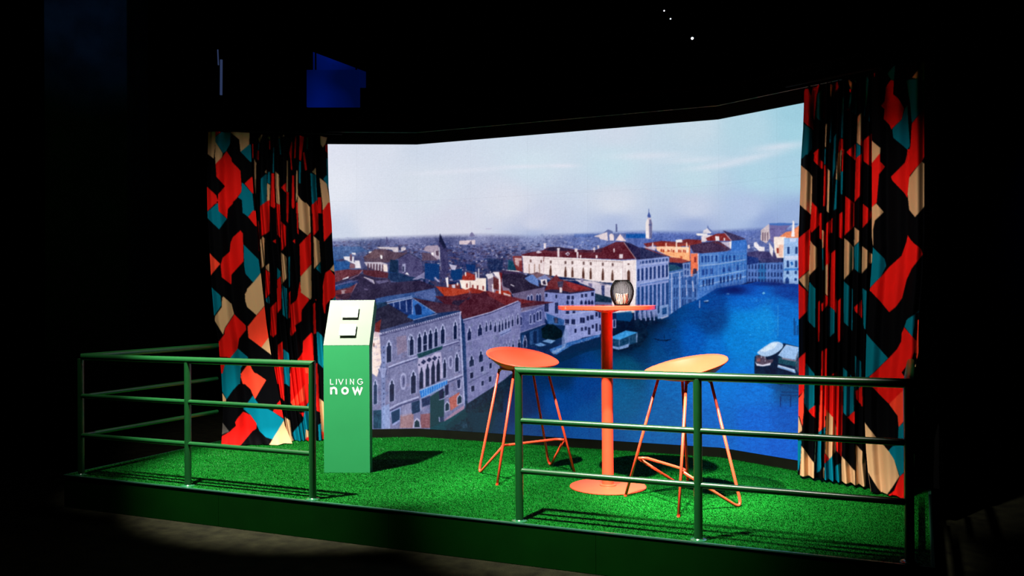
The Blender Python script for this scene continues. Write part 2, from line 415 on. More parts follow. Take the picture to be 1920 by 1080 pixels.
    cv.poly((104, 74, 82), (1100, 310), (1260, 330), (1290, 400), (1100, 480), (930, 470), (900, 430), al=.6)
    cv.poly((206, 196, 206), (1120, 245), (1565, 250), (1570, 350), (1480, 345), (1430, 300), (1200, 280))
    cv.poly((206, 196, 206), (1625, 250), (1720, 255), (1715, 300), (1620, 345))
    cv.poly((230, 224, 230), (975, 340), (1040, 330), (1010, 365), (975, 368))
    cv.poly((240, 236, 238), (1205, 400), (1245, 415), (1248, 490), (1210, 480))
    cv.poly((196, 186, 200), (880, 550), (1230, 550), (1350, 590), (1355, 745), (1260, 735), (1120, 715), (940, 640))
    for i, x in enumerate((950, 1010, 1065, 1125, 1185, 1245)):
        cv.poly((74, 46, 66), (x, 575 + i * 4), (x + 26, 575 + i * 4), (x + 30 - i, 712 + i * 5), (x - 8, 690 + i * 8))
    cv.poly((238, 222, 216), (1260, 600), (1345, 610), (1350, 742), (1270, 735))
    cv.poly((22, 62, 122), (1400, 560), (1570, 510), (1570, 800), (1370, 760))
    cv.poly((72, 68, 110), (1570, 480), (1780, 370), (1990, 500), (2060, 640), (2060, 900), (1600, 800), (1570, 760))
    for x in range(1600, 2040, 32): cv.line((100, 96, 140), .7, (x, 560), (x + 6, 780), al=.5)
    cv.line((40, 40, 72), 1.4, (1560, 480), (1770, 360), (1900, 430), (2060, 530))
    cv.poly((156, 156, 192), (1640, 590), (1710, 580), (1712, 740), (1650, 770)); cv.poly((30, 36, 70), (1650, 640), (1680, 635), (1682, 740), (1655, 745))
    cv.poly((240, 236, 240), (1700, 785), (1740, 750), (1790, 815), (1740, 795))
    # roofs of the near left blocks
    cv.at(600, 380)
    cv.poly((98, 44, 56), (165, 770), (300, 750), (480, 755), (440, 800), (230, 880), (165, 900))
    cv.poly((84, 36, 50), (480, 755), (660, 765), (770, 790), (775, 850), (620, 840), (490, 810))
    cv.poly((20, 44, 84), (770, 790), (900, 790), (1000, 830), (1170, 850), (1290, 930), (1200, 950), (900, 900), (760, 870))
    cv.poly((14, 40, 74), (790, 640), (880, 650), (880, 790), (780, 780))
    cv.poly((46, 38, 70), (165, 900), (440, 800), (480, 800), (620, 850), (780, 855), (800, 900), (1130, 870), (1290, 940), (1310, 1000), (1060, 1000), (800, 1060), (760, 1080), (165, 1080))
    cv.poly((52, 62, 112), (165, 930), (330, 870), (420, 880), (440, 900), (300, 960), (165, 980))
    cv.poly((22, 60, 112), (165, 945), (330, 905), (400, 900), (330, 960), (170, 985))
    cv.line((120, 120, 165), 1.2, (175, 930), (320, 895), (430, 870), al=.7)
    cv.poly((120, 46, 52), (170, 990), (330, 960), (410, 910), (330, 1080), (170, 1080))
    cv.line((140, 110, 130), 1.6, (480, 760), (430, 815), (330, 860))
    cv.line((150, 120, 140), 1.5, (415, 905), (320, 1080))
    cv.poly((232, 230, 238), (250, 860), (325, 828), (320, 848), (255, 866))
    cv.poly((236, 228, 232), (240, 985), (300, 980), (280, 995), (282, 1080), (250, 1080))
    cv.poly((150, 140, 170), (490, 835), (600, 870), (612, 915), (570, 890)); cv.line((214, 204, 214), 1.4, (495, 838), (595, 872), (610, 912))
    cv.poly((92, 86, 124), (620, 880), (760, 870), (770, 890), (660, 915))
    cv.line((130, 120, 150), 1.6, (765, 935), (815, 955)); cv.line((120, 110, 150), 1.4, (500, 970), (545, 985))
    cv.poly((130, 128, 168), (1035, 865), (1175, 780), (1175, 860), (1140, 850), (1095, 868))
    cv.poly((96, 96, 140), (1130, 865), (1160, 862), (1158, 960), (1130, 940)); cv.poly((60, 68, 118), (1180, 850), (1230, 860), (1215, 920), (1185, 900))
    # spire church
    cv.poly((56, 54, 96), (1350, 345), (1385, 430), (1420, 500), (1430, 560), (1440, 620), (1445, 760), (1400, 860), (1360, 850), (1350, 600), (1335, 440))
    cv.poly((30, 34, 66), (1350, 345), (1420, 500), (1400, 520), (1340, 440))
    cv.poly((166, 150, 170), (1180, 500), (1200, 485), (1330, 480), (1345, 640), (1300, 640), (1240, 560), (1170, 540))
    cv.poly((80, 60, 80), (1300, 545), (1335, 540), (1335, 600), (1305, 590)); cv.poly((244, 238, 240), (1255, 560), (1280, 560), (1275, 605), (1250, 600))
    cv.line((232, 226, 232), 1.6, (1340, 500), (1348, 640), al=.8); cv.line((232, 226, 232), 1.2, (1296, 540), (1300, 620), al=.8); cv.line((200, 190, 204), 1, (1352, 640), (1360, 760), al=.6)
    cv.poly((88, 70, 92), (1150, 560), (1240, 570), (1330, 650), (1150, 650))
    cv.poly((12, 52, 112), (1180, 680), (1340, 690), (1340, 860), (1270, 880), (1180, 850))
    cv.poly((10, 52, 110), (1480, 760), (1600, 740), (1600, 850), (1500, 880), (1470, 820)); cv.poly((12, 46, 104), (1640, 690), (1750, 700), (1740, 780), (1650, 760))
    cv.poly((24, 42, 84), (1880, 620), (2060, 640), (2050, 760), (1930, 780), (1880, 720), al=.7)
    cv.poly((190, 184, 210), (1450, 690), (1540, 710), (1520, 760), (1480, 750)); cv.poly((110, 112, 160), (1280, 840), (1350, 880), (1350, 900), (1290, 870))
    cv.poly((226, 222, 230), (1410, 845), (1440, 850), (1445, 950), (1430, 950)); cv.poly((176, 172, 200), (1285, 840), (1300, 835), (1340, 885), (1325, 890))
    cv.poly((214, 196, 206), (1565, 428), (1745, 420), (1745, 470), (1565, 470)); cv.poly((96, 86, 120), (1660, 470), (1700, 430), (1712, 470))
    cv.poly((86, 84, 130), (745, 390), (752, 380), (765, 430), (765, 470), (745, 470)); cv.poly((120, 116, 156), (1690, 350), (1710, 330), (1735, 360), (1740, 380), (1680, 380))
    # ---- second zone: white palace and what lies behind it
    cv.at(900, 380)
    cv.poly((60, 92, 166), (1060, 350), (1480, 350), (1700, 335), (1880, 350), (1880, 400), (1060, 385), al=.5)
    cv.poly((18, 84, 164), (1620, 355), (1865, 350), (1865, 400), (1640, 400))
    cv.poly((96, 108, 160), (1400, 330), (1440, 300), (1490, 320), (1500, 350), (1560, 340), (1640, 350), (1640, 400), (1300, 400))
    cv.poly((220, 206, 212), (1275, 380), (1370, 350), (1430, 330), (1440, 430), (1400, 420), (1350, 410), (1340, 390)); cv.poly((230, 214, 216), (1455, 360), (1480, 345), (1505, 365), (1505, 425), (1458, 425))
    cv.poly((84, 92, 140), (1528, 240), (1542, 240), (1546, 330), (1528, 330)); cv.poly((236, 212, 212), (1575, 352), (1645, 435), (1525, 425))
    cv.line((160, 140, 180), 1, (60, 296), (130, 292), al=.6)
    cv.poly((90, 32, 46), (460, 585), (560, 560), (700, 540), (760, 505), (900, 500), (1080, 530), (1290, 535), (1400, 500), (1530, 440), (1620, 440), (1750, 632), (1600, 640), (1100, 622), (700, 608), (480, 600))
    cv.poly((48, 34, 60), (720, 530), (790, 500), (900, 498), (1000, 520), (1060, 540), (800, 545)); cv.poly((56, 38, 62), (1000, 540), (1290, 535), (1400, 500), (1360, 560), (1100, 560), al=.5)
    cv.line((120, 84, 96), 1, (700, 556), (1050, 556), al=.6)
    cv.poly((40, 36, 74), (1620, 440), (1700, 460), (1840, 530), (2000, 560), (2130, 600), (2140, 615), (1960, 630), (1760, 640), (1690, 540))
    cv.line((196, 160, 160), 1.2, (1618, 445), (1690, 545), (1752, 632))
    for x, y, w, h in [(868, 510, 28, 102), (1064, 515, 34, 40), (1086, 555, 22, 66), (1122, 590, 18, 32), (1270, 515, 26, 18), (1278, 500, 14, 56), (1300, 590, 24, 38), (1500, 515, 16, 46), (1565, 580, 44, 48), (715, 455, 28, 60), (1320, 480, 22, 36)]:
        cv.poly((228, 214, 220), (x, y), (x + w, y), (x + w - 3, y + h), (x + 3, y + h))
    cv.poly((206, 190, 206), (630, 560), (650, 535), (700, 560), (650, 572)); cv.poly((196, 184, 204), (955, 575), (990, 552), (1012, 575), (990, 600)); cv.poly((70, 40, 56), (972, 582), (990, 566), (1004, 586))
    # palace, sunlit side
    cv.poly((238, 224, 224), (480, 600), (720, 610), (1100, 625), (1600, 650), (1760, 640), (1750, 1240), (1480, 1240), (1490, 900), (1250, 880), (1150, 860), (860, 830), (640, 790), (500, 790))
    cv.poly((232, 216, 218), (480, 600), (718, 612), (715, 770), (600, 800), (490, 790))
    cv.poly((196, 186, 204), (1060, 860), (1260, 885), (1480, 935), (1480, 1080), (1300, 1080), (1290, 970), (1130, 905)); cv.poly((222, 208, 216), (1200, 880), (1480, 920), (1480, 960), (1240, 900), al=.6)
    cv.line((244, 236, 236), 1.5, (470, 602), (1100, 628), (1600, 655)); cv.line((140, 108, 110), .8, (700, 628), (1100, 642), (1600, 665), al=.55)
    for x in range(1130, 1600, 22): cv.poly((150, 120, 122), (x, 645 + (x - 1130) * .036), (x + 10, 645 + (x - 1130) * .036), (x + 10, 656 + (x - 1130) * .036), (x, 656 + (x - 1130) * .036), al=.7)
    for y0, y1, y2, y3 in [(690, 706, 716, 722), (860, 876, 890, 905)]: cv.line((222, 204, 208), .9, (740, y0), (1100, y1), (1300, y2), (1600, y3))
    W1 = (86, 52, 44)
    for x, y in [(786, 650), (952, 656), (1030, 658), (1155, 664), (1236, 670), (1372, 676), (1482, 680)]: cv.poly((110, 84, 84), (x, y), (x + 20, y), (x + 20, y + 34), (x, y + 34))
    for x, y, y2 in [(794, 712, 826), (962, 728, 836), (1040, 730, 840), (1162, 738, 856), (1245, 742, 860), (1382, 746, 872), (1490, 765, 880)]:
        cv.poly(W1, (x - 4, y - 8), (x + 4, y - 8), (x + 8, y + 18), (x + 13, y + 50), (x + 13, y2), (x - 13, y2), (x - 13, y + 50), (x - 8, y + 18))
        cv.line((208, 186, 186), .8, (x - 28, y + 18), (x + 28, y + 22), al=.6)
    for x in (552, 612, 668): cv.line((150, 112, 100), 1.5, (x, 690), (x + 2, 800))
    for x, y in [(562, 640), (680, 645)]: cv.poly((120, 84, 84), (x, y), (x + 16, y), (x + 16, y + 32), (x, y + 32))
    cv.line((110, 60, 60), 1.4, (718, 612), (716, 660)); cv.line((196, 170, 176), 1, (720, 660), (716, 790))
    cv.line((206, 184, 190), 1, (1606, 655), (1604, 900)); cv.line((206, 184, 190), 1, (1636, 740), (1632, 1000)); cv.line((206, 184, 190), 1, (1708, 740), (1706, 1080)); cv.line((250, 244, 244), 2.6, (1760, 650), (1745, 1080)); cv.line((250, 244, 244), 2, (1590, 740), (1588, 900))
    cv.poly((96, 62, 60), (1655, 690), (1670, 682), (1688, 690), (1670, 702)); cv.poly(W1, (1655, 900), (1655, 780), (1672, 752), (1690, 780), (1690, 900))
    cv.poly((56, 66, 116), (1365, 930), (1402, 930), (1400, 1060), (1368, 1030)); cv.poly((140, 130, 166), (1130, 850), (1160, 850), (1160, 900), (1135, 895)); cv.poly((110, 104, 146), (1220, 905), (1262, 912), (1260, 950), (1225, 935))
    cv.line((110, 104, 140), 1.4, (1350, 918), (1420, 922)); cv.poly((96, 104, 160), (1470, 900), (1500, 905), (1500, 1080), (1470, 1060), al=.6)
    # red house left of the palace
    cv.poly((126, 52, 56), (365, 600), (470, 600), (480, 780), (440, 770), (410, 760), (380, 680)); cv.poly((24, 70, 96), (320, 640), (370, 660), (410, 760), (310, 760)); cv.poly((200, 160, 160), (385, 620), (465, 625), (470, 650), (400, 660))
    cv.poly((214, 196, 200), (390, 650), (440, 660), (438, 720), (400, 700), al=.7); cv.line((232, 222, 226), 2.4, (300, 765), (440, 775))
    cv.poly((60, 46, 78), (240, 760), (310, 765), (440, 780), (480, 800), (500, 840), (380, 820), (230, 800))
    # ---- third zone
    cv.at(1200, 380)
    cv.poly((200, 186, 200), (65, 230), (85, 180), (90, 150), (98, 100), (110, 145), (122, 180), (140, 235), (132, 400), (95, 410), (62, 400))
    cv.poly((236, 226, 226), (62, 235), (80, 185), (96, 190), (98, 400), (66, 395)); cv.poly((60, 84, 156), (82, 150), (100, 98), (122, 150), (118, 170), (88, 165)); cv.poly((110, 110, 150), (105, 190), (125, 190), (136, 240), (132, 400), (104, 400))
    cv.poly((84, 92, 140), (100, 240), (136, 240), (134, 260), (100, 258)); cv.line((70, 90, 160), 1, (98, 70), (100, 110))
    cv.poly((190, 176, 196), (40, 490), (180, 500), (170, 540), (60, 510)); cv.poly((120, 44, 48), (40, 460), (240, 430), (400, 440), (520, 410), (690, 420), (700, 470), (560, 480), (540, 490), (150, 480), (80, 500))
    cv.poly((146, 52, 44), (170, 450), (290, 450), (420, 470), (545, 460), (550, 480), (400, 500), (180, 490)); cv.poly((222, 206, 214), (140, 450), (150, 450), (150, 490), (182, 495), (180, 520), (125, 515), (130, 490)); cv.poly((232, 226, 230), (400, 420), (470, 410), (480, 445), (405, 450))
    cv.poly((255, 206, 170), (180, 495), (300, 490), (550, 500), (565, 660), (430, 640), (320, 600), (190, 540)); cv.poly((250, 176, 124), (200, 540), (550, 560), (560, 655), (330, 600))
    for x, y, w in [(232, 522, 16), (256, 526, 16), (350, 522, 10), (370, 530, 16), (430, 528, 18), (452, 530, 12), (484, 528, 14), (504, 532, 12)]: cv.poly((176, 62, 42), (x, y), (x + w, y + 1), (x + w, y + 32), (x, y + 30))
    cv.poly((176, 66, 44), (310, 525), (345, 545), (310, 552)); cv.poly((200, 90, 60), (452, 600), (476, 606), (476, 632), (452, 628)); cv.line((246, 214, 196), 2.6, (410, 450), (412, 560)); cv.line((246, 214, 196), 2.2, (525, 450), (530, 560)); cv.line((240, 130, 80), 2, (556, 480), (560, 650)); cv.line((246, 200, 180), 2.2, (292, 455), (294, 500))
    cv.poly((214, 208, 222), (690, 380), (740, 360), (820, 366), (830, 420), (740, 430), (690, 440)); cv.poly((220, 214, 224), (740, 300), (755, 285), (775, 300), (800, 330), (800, 345), (705, 345), (715, 310)); cv.poly((96, 116, 176), (755, 285), (762, 250), (775, 285), (825, 330), (800, 335)); cv.poly((236, 232, 236), (630, 345), (760, 348), (750, 375), (640, 370))
    cv.poly((130, 44, 46), (740, 400), (860, 350), (960, 345), (1030, 430), (900, 430), (760, 430)); cv.poly((226, 214, 220), (690, 380), (740, 378), (740, 440), (695, 440)); cv.poly((232, 224, 228), (845, 375), (890, 380), (895, 430), (850, 430)); cv.poly((232, 224, 228), (940, 395), (958, 398), (955, 430), (942, 430))
    cv.poly((62, 54, 92), (960, 345), (930, 310), (1000, 335), (1100, 370), (1185, 405), (1190, 415), (1030, 430)); cv.line((214, 180, 190), 1.2, (958, 345), (1026, 425))
    cv.poly((64, 46, 76), (560, 480), (720, 450), (860, 430), (900, 440), (1015, 520), (980, 545), (700, 570), (600, 560)); cv.poly((110, 54, 62), (800, 440), (880, 435), (960, 480), (980, 515), (900, 470), al=.6)
    cv.poly((238, 228, 228), (1000, 440), (1030, 432), (1028, 520), (1010, 515)); cv.poly((216, 200, 210), (900, 440), (1010, 440), (1015, 515), al=.8)
    cv.poly((56, 112, 196), (1030, 430), (1190, 415), (1205, 470), (1200, 900), (880, 960), (880, 560), (1025, 540)); cv.poly((110, 150, 210), (1080, 550), (1160, 535), (1150, 590), (1085, 585)); cv.poly((24, 72, 156), (1100, 650), (1150, 640), (1140, 700), (1095, 710))
    cv.poly((44, 48, 88), (0, 500), (60, 515), (180, 560), (325, 600), (310, 605), (0, 640)); cv.line((150, 60, 56), 1.4, (60, 512), (190, 562), (320, 600))
    cv.poly((134, 150, 206), (-42, 645), (318, 605), (322, 1300), (-42, 1330)); cv.poly((48, 72, 130), (0, 660), (318, 625), (318, 655), (0, 690))
    for i in range(8):
        x = 10 + i * 38; cv.poly((150, 160, 205), (x, 655 - i * 4), (x + 12, 654 - i * 4), (x + 12, 690 - i * 4), (x, 692 - i * 4))
    cv.line((166, 176, 216), 1.6, (0, 705), (318, 668)); cv.line((150, 166, 214), 3, (0, 905), (318, 850)); cv.line((90, 120, 186), 2, (0, 925), (318, 868))
    for i in range(-1, 7):
        x = 16 + i * 46; t0 = 735 - i * 7; cv.poly((26, 50, 110), (x, 880 - i * 7), (x, t0 + 12), (x + 10, t0), (x + 24, t0 + 10), (x + 24, 870 - i * 7))
        cv.line((170, 176, 214), 1.3, (x - 10, t0), (x - 8, 885 - i * 7)); cv.poly((28, 66, 130), (x, 1230 - i * 12), (x, 945 - i * 7), (x + 26, 940 - i * 7), (x + 26, 1222 - i * 12))
    cv.line((190, 196, 226), 1.2, (318, 610), (320, 860))
    cv.poly((146, 60, 56), (330, 610), (450, 625), (565, 660), (470, 680), (330, 670)); cv.poly((28, 70, 100), (322, 695), (400, 700), (475, 740), (400, 765), (325, 775))
    cv.poly((70, 110, 176), (325, 775), (480, 745), (565, 665), (640, 560), (660, 900), (655, 1160), (325, 1290)); cv.poly((126, 148, 200), (480, 680), (560, 670), (565, 830), (490, 850)); cv.poly((238, 120, 84), (570, 570), (650, 570), (650, 760), (600, 820), (570, 840)); cv.poly((140, 44, 40), (610, 610), (634, 610), (632, 670), (610, 674)); cv.poly((50, 40, 70), (600, 740), (640, 745), (640, 800), (590, 820))
    cv.line((190, 196, 226), 2.2, (655, 575), (660, 1080)); cv.line((220, 150, 130), 1.4, (585, 575), (640, 572))
    for x, y in [(500, 690), (530, 690), (500, 760), (532, 765)]: cv.poly((34, 64, 130), (x, y), (x + 18, y), (x + 18, y + 50), (x, y + 52))
    cv.line((150, 170, 214), 1.6, (330, 800), (480, 770)); cv.line((140, 160, 210), 1.3, (330, 865), (640, 800)); cv.line((170, 180, 220), 2, (356, 790), (356, 1260)); cv.line((170, 180, 220), 2, (446, 780), (450, 1220)); cv.line((160, 170, 214), 2, (520, 870), (525, 1040)); cv.line((190, 190, 220), 2, (590, 880), (600, 1000))
    for x in (380, 410, 475, 500, 545, 565, 615): cv.poly((30, 66, 136), (x, 830), (x + 14, 828), (x + 14, 920), (x, 924)); cv.poly((22, 52, 116), (x, 960), (x + 14, 955), (x + 14, 1060), (x, 1066)); cv.poly((22, 52, 116), (x, 1090), (x + 14, 1085), (x + 14, 1240 - (x - 380) * .5), (x, 1246 - (x - 380) * .5))
    cv.poly((66, 116, 192), (670, 575), (900, 555), (1200, 530), (1200, 900), (900, 1010), (640, 1170)); cv.poly((90, 134, 200), (680, 580), (880, 560), (880, 700), (680, 720), al=.7)
    for ya, yb, yc in [(710, 690, 640), (855, 820, 760), (940, 890, 830)]: cv.line((140, 170, 216), 1.8, (670, ya), (890, yb), (1190, yc))
    for x in (690, 730, 760, 800, 850, 920, 960, 1000, 1050): cv.poly((22, 60, 136), (x, 600 - (x - 690) * .03), (x + 20, 598 - (x - 690) * .03), (x + 20, 672 - (x - 690) * .06), (x, 675 - (x - 690) * .06))
    for x in (700, 740, 790, 930, 990, 1080): cv.poly((24, 62, 140), (x, 755 - (x - 690) * .12), (x + 28, 750 - (x - 690) * .12), (x + 28, 815 - (x - 690) * .14), (x, 820 - (x - 690) * .14))
    for x in (705, 745, 770, 810, 900, 935, 980, 1030, 1080, 1120): cv.poly((16, 44, 108), (x, 875 - (x - 690) * .17), (x + 20, 872 - (x - 690) * .17), (x + 18, 945 - (x - 690) * .19), (x, 950 - (x - 690) * .19))
    for x in range(680, 1180, 40): cv.line((150, 180, 220), 1, (x, 590), (x + 4, 1000 - (x - 680) * .2), al=.55)
    for y in (610, 650, 700, 740, 800): cv.line((50, 150, 220), 1, (900, y), (1190, y - 40), al=.35)
    # right bank
    cv.poly((96, 112, 170), (1200, 400), (1370, 300), (1500, 300), (1500, 560), (1200, 560), al=.45); cv.poly((66, 62, 110), (1210, 560), (1330, 540), (1500, 560), (1600, 640), (1420, 660), (1210, 640))
    cv.poly((206, 190, 196), (1360, 310), (1450, 240), (1465, 400), (1420, 460), (1355, 420)); cv.poly((110, 104, 160), (1455, 232), (1600, 230), (1700, 250), (1640, 300), (1600, 400), (1500, 460), (1465, 420)); cv.poly((66, 110, 186), (1455, 232), (1600, 228), (1780, 235), (1780, 250), (1560, 258), (1460, 250))
    for x in (1375, 1400, 1430): cv.poly((120, 96, 116), (x, 340), (x + 14, 330), (x + 14, 430), (x, 430))
    cv.poly((226, 130, 90), (1560, 390), (1640, 330), (1700, 320), (1800, 250), (1800, 400), (1640, 395)); cv.poly((244, 226, 216), (1505, 385), (1640, 385), (1630, 620), (1540, 620), (1510, 540)); cv.poly((240, 232, 236), (1718, 200), (1735, 210), (1740, 385), (1700, 385), (1710, 300)); cv.poly((236, 190, 170), (1560, 470), (1620, 470), (1600, 620), (1560, 600)); cv.poly((160, 60, 50), (1535, 510), (1560, 510), (1560, 570), (1540, 570))
    cv.poly((236, 230, 236), (1280, 450), (1310, 440), (1340, 490), (1400, 500), (1400, 545), (1340, 545), (1280, 490)); cv.poly((220, 214, 226), (1210, 480), (1230, 470), (1240, 510), (1215, 520)); cv.poly((230, 222, 226), (1450, 440), (1500, 520), (1490, 610), (1460, 560))
    cv.poly((22, 48, 116), (1205, 600), (1330, 620), (1340, 690), (1210, 700)); cv.poly((50, 52, 100), (1350, 620), (1580, 640), (1610, 670), (1360, 672))
    cv.poly((84, 120, 190), (1205, 700), (1340, 680), (1610, 672), (1610, 910), (1290, 890), (1205, 890)); cv.poly((34, 104, 170), (1330, 690), (1420, 685), (1420, 890), (1330, 880), al=.8)
    cv.at(0, 0, 1)
    facade(cv, [(1402, 492), (1468, 492), (1468, 530), (1402, 528)], 11, [(.08, .34), (.48, .72), (.82, 1.0)], (24, 50, 110), wv=.45)
    cv.at(1200, 380)
    cv.poly((150, 184, 228), (1620, 395), (1800, 395), (1800, 920), (1610, 910)); cv.poly((196, 208, 236), (1630, 600), (1800, 595), (1800, 640), (1630, 645)); cv.poly((60, 124, 200), (1620, 740), (1800, 735), (1800, 760), (1620, 765)); cv.poly((190, 206, 238), (1680, 400), (1760, 400), (1750, 440), (1690, 440))
    for x, y, h in [(1655, 495, 80), (1745, 495, 80), (1650, 650, 75), (1742, 650, 75), (1648, 765, 40), (1740, 765, 40)]: cv.poly((28, 62, 124), (x, y + 8), (x + 14, y), (x + 28, y + 8), (x + 28, y + h), (x, y + h))
    cv.poly((16, 56, 126), (1635, 910), (1635, 860), (1655, 835), (1678, 860), (1678, 910)); cv.poly((30, 100, 180), (1690, 670), (1712, 662), (1725, 690), (1705, 712)); cv.poly((20, 60, 130), (1738, 850), (1765, 850), (1765, 880), (1738, 880))
    # ---- water
    wl = np.array([(1200, 597), (1253, 592), (1282, 572), (1310, 561), (1345, 540), (1398, 533), (1420, 528), (1468, 532), (1650, 534), (1650, 900), (470, 900), (470, 815), (700, 815), (830, 770), (872, 752), (960, 706), (1040, 670), (1120, 650), (1150, 600)])
    r = cv.mask(wl); m, s = r; cv.a[s][m] = Wt[s][m]
    cv.at(1200, 500)
    for x, y, sx, sy, al in [(1080, 260, 24, 9, .8), (1000, 270, 26, 7, .6), (1450, 190, 40, 5, .7), (30, 650, 40, 20, .8), (200, 620, 24, 7, .5)]: cv.blob((0, 14, 84) if y < 400 else (0, 16, 40), x, y, sx, sy, al, 0)
    for _ in range(260):
        x = 1200 + abs(rng.normal(0, 1)) * 120; y = rng.uniform(350, 950); x = 1230 + rng.uniform(0, 320)
        cv.poly((120, 200, 240), (x, y), (x + 7, y), (x + 7, y + 5), (x, y + 5), al=.5)
    cv.line((170, 215, 245), .7, (1552, 430), (1552, 780), al=.7)
    cv.poly((130, 160, 210), (710, 388), (760, 375), (780, 383), (740, 402)); cv.poly((10, 40, 90), (700, 392), (790, 392), (740, 410)); cv.line((150, 165, 210), 1.2, (670, 380), (670, 465)); cv.poly((100, 170, 220), (1372, 295), (1395, 282), (1412, 300), (1385, 315)); cv.poly((70, 110, 170), (975, 300), (1000, 298), (1005, 315), (975, 312))
    cv.poly((0, 22, 60), (130, 800), (250, 825), (360, 815), (300, 840), (200, 830)); cv.line((0, 24, 60), 1, (272, 770), (275, 820)); cv.poly((0, 50, 100), (290, 660), (410, 655), (410, 690), (300, 690), al=.6)
    for x in (1735, 1752, 1775): cv.line((10, 40, 90), 1.3, (x, 580 + (x - 1735) * 2), (x, 770))
    cv.poly((0, 30, 66), (1290, 1010), (1320, 1000), (1620, 860), (1780, 900), (1800, 1400), (1290, 1240)); cv.poly((0, 60, 120), (1290, 1240), (1800, 1400), (1800, 1500), (1300, 1300), al=.35)
    cv.at(1280, 640, 8.71)
    cv.poly((0, 26, 58), (1170, 300), (1560, 150), (1900, 260), (1900, 620), (1170, 520))
    cv.poly((170, 200, 236), *[(a, b) for a, b in smooth_closed([(1205, 180), (1330, 90), (1450, 10), (1560, 0), (1640, 40), (1640, 100), (1540, 190), (1420, 245), (1330, 250), (1240, 215)], 2)])
    cv.poly((206, 224, 244), (1260, 160), (1450, 30), (1560, 20), (1500, 110), (1350, 170)); cv.poly((84, 70, 90), (1200, 220), (1340, 250), (1380, 300), (1480, 290), (1470, 340), (1400, 390), (1250, 380), (1190, 330)); cv.poly((150, 90, 90), (1210, 290), (1260, 270), (1270, 330), (1220, 330), al=.8)
    cv.poly((216, 216, 236), (1178, 325), (1210, 360), (1300, 385), (1440, 350), (1430, 390), (1310, 408), (1210, 398)); cv.line((220, 226, 240), .8, (1285, 230), (1290, 270)); cv.line((190, 196, 220), .8, (1345, 250), (1350, 330))
    cv.poly((150, 186, 230), (1560, 230), (1690, 55), (1895, 100), (1895, 230), (1855, 305), (1640, 270)); cv.line((200, 216, 240), 1, (1560, 232), (1690, 58), (1895, 102)); cv.poly((20, 70, 90), (1570, 260), (1850, 320), (1895, 330), (1895, 420), (1560, 360)); cv.poly((130, 120, 140), (1620, 265), (1850, 310), (1845, 330), (1620, 290))
    cv.poly((190, 204, 232), (1555, 380), (1830, 460), (1845, 520), (1700, 470), (1550, 425)); cv.line((60, 130, 200), 1.2, (1560, 412), (1840, 500)); cv.poly((70, 80, 100), (1850, 250), (1895, 150), (1895, 520), (1840, 440), al=.7)
    for x in (1600, 1765): cv.line((0, 30, 90), 1.6, (x, 900), (x - 5, 1070))
    cv.poly((0, 70, 130), (1620, 700), (1900, 690), (1900, 820), (1620, 820), al=.7)
    for y in (828, 880): cv.line((0, 44, 100), 1.6, (1610, y), (1900, y + 8))
    # ---- landing stage in mid canal
    cv.at(900, 500)
    cv.poly((0, 22, 50), (1460, 620), (1800, 590), (1900, 760), (1800, 900), (1480, 960)); cv.blob((0, 26, 52), 1750, 820, 30, 22, .8)
    cv.poly((60, 150, 216), (1478, 790), (1640, 718), (1775, 740), (1570, 825), (1478, 810)); cv.poly((22, 64, 100), (1478, 812), (1570, 828), (1775, 745), (1770, 850), (1560, 925), (1478, 900)); cv.poly((120, 150, 200), (1478, 890), (1560, 905), (1675, 865), (1672, 905), (1560, 935), (1478, 915)); cv.line((140, 160, 205), 1.6, (1765, 750), (1762, 850)); cv.line((80, 110, 160), 1.2, (1568, 830), (1566, 930)); cv.line((70, 110, 160), 1.2, (1680, 790), (1678, 880))
    cv.poly((0, 70, 130), (1530, 520), (1700, 500), (1720, 560), (1690, 620), (1540, 600), al=.8); cv.poly((150, 160, 205), (1480, 600), (1530, 590), (1530, 690), (1490, 690)); cv.poly((20, 34, 80), (1500, 600), (1520, 598), (1520, 680), (1500, 682))
    for i in range(4):
        x = 1740 + i * 52; cv.line((130, 144, 196), 1.8, (x, 490), (x + 6, 600 - i * 10)); cv.poly((14, 40, 92), (x + 12, 500), (x + 34, 500), (x + 36, 590 - i * 8), (x + 14, 590 - i * 8))
    cv.at(1200, 500)
    for x, y1 in [(8, 600), (60, 606), (110, 600), (155, 604)]: cv.line((140, 150, 200), 2.2, (x, 495), (x + 6, y1))
    cv.poly((120, 148, 200), (190, 450), (320, 420), (320, 560), (200, 590)); cv.poly((24, 70, 130), (250, 470), (300, 455), (300, 530), (250, 540)); cv.poly((160, 170, 206), (230, 575), (320, 545), (318, 562), (240, 590)); cv.poly((20, 50, 100), (198, 440), (218, 436), (218, 520), (200, 530))
    # ---- middle houses on the left bank
    cv.at(900, 500)
    cv.poly((26, 50, 74), (1295, 300), (1480, 350), (1480, 410), (1300, 400)); cv.poly((96, 104, 150), (1300, 395), (1480, 405), (1480, 440), (1290, 420))
    cv.poly((86, 94, 150), (420, 380), (730, 220), (730, 640), (440, 750)); cv.poly((106, 96, 130), (350, 300), (730, 230), (730, 420), (440, 520), (420, 400))
    cv.poly((130, 112, 136), (80, 130), (230, 70), (280, 90), (360, 300), (240, 340), (150, 310), (90, 270))
    cv.poly((42, 34, 58), (240, 80), (480, 80), (560, 130), (740, 215), (720, 230), (360, 305), (330, 250), (260, 220)); cv.poly((110, 32, 40), (210, 60), (250, 70), (240, 200), (260, 280), (200, 260)); cv.poly((160, 50, 36), (180, 270), (320, 270), (350, 300), (360, 370), (260, 330), (160, 320))
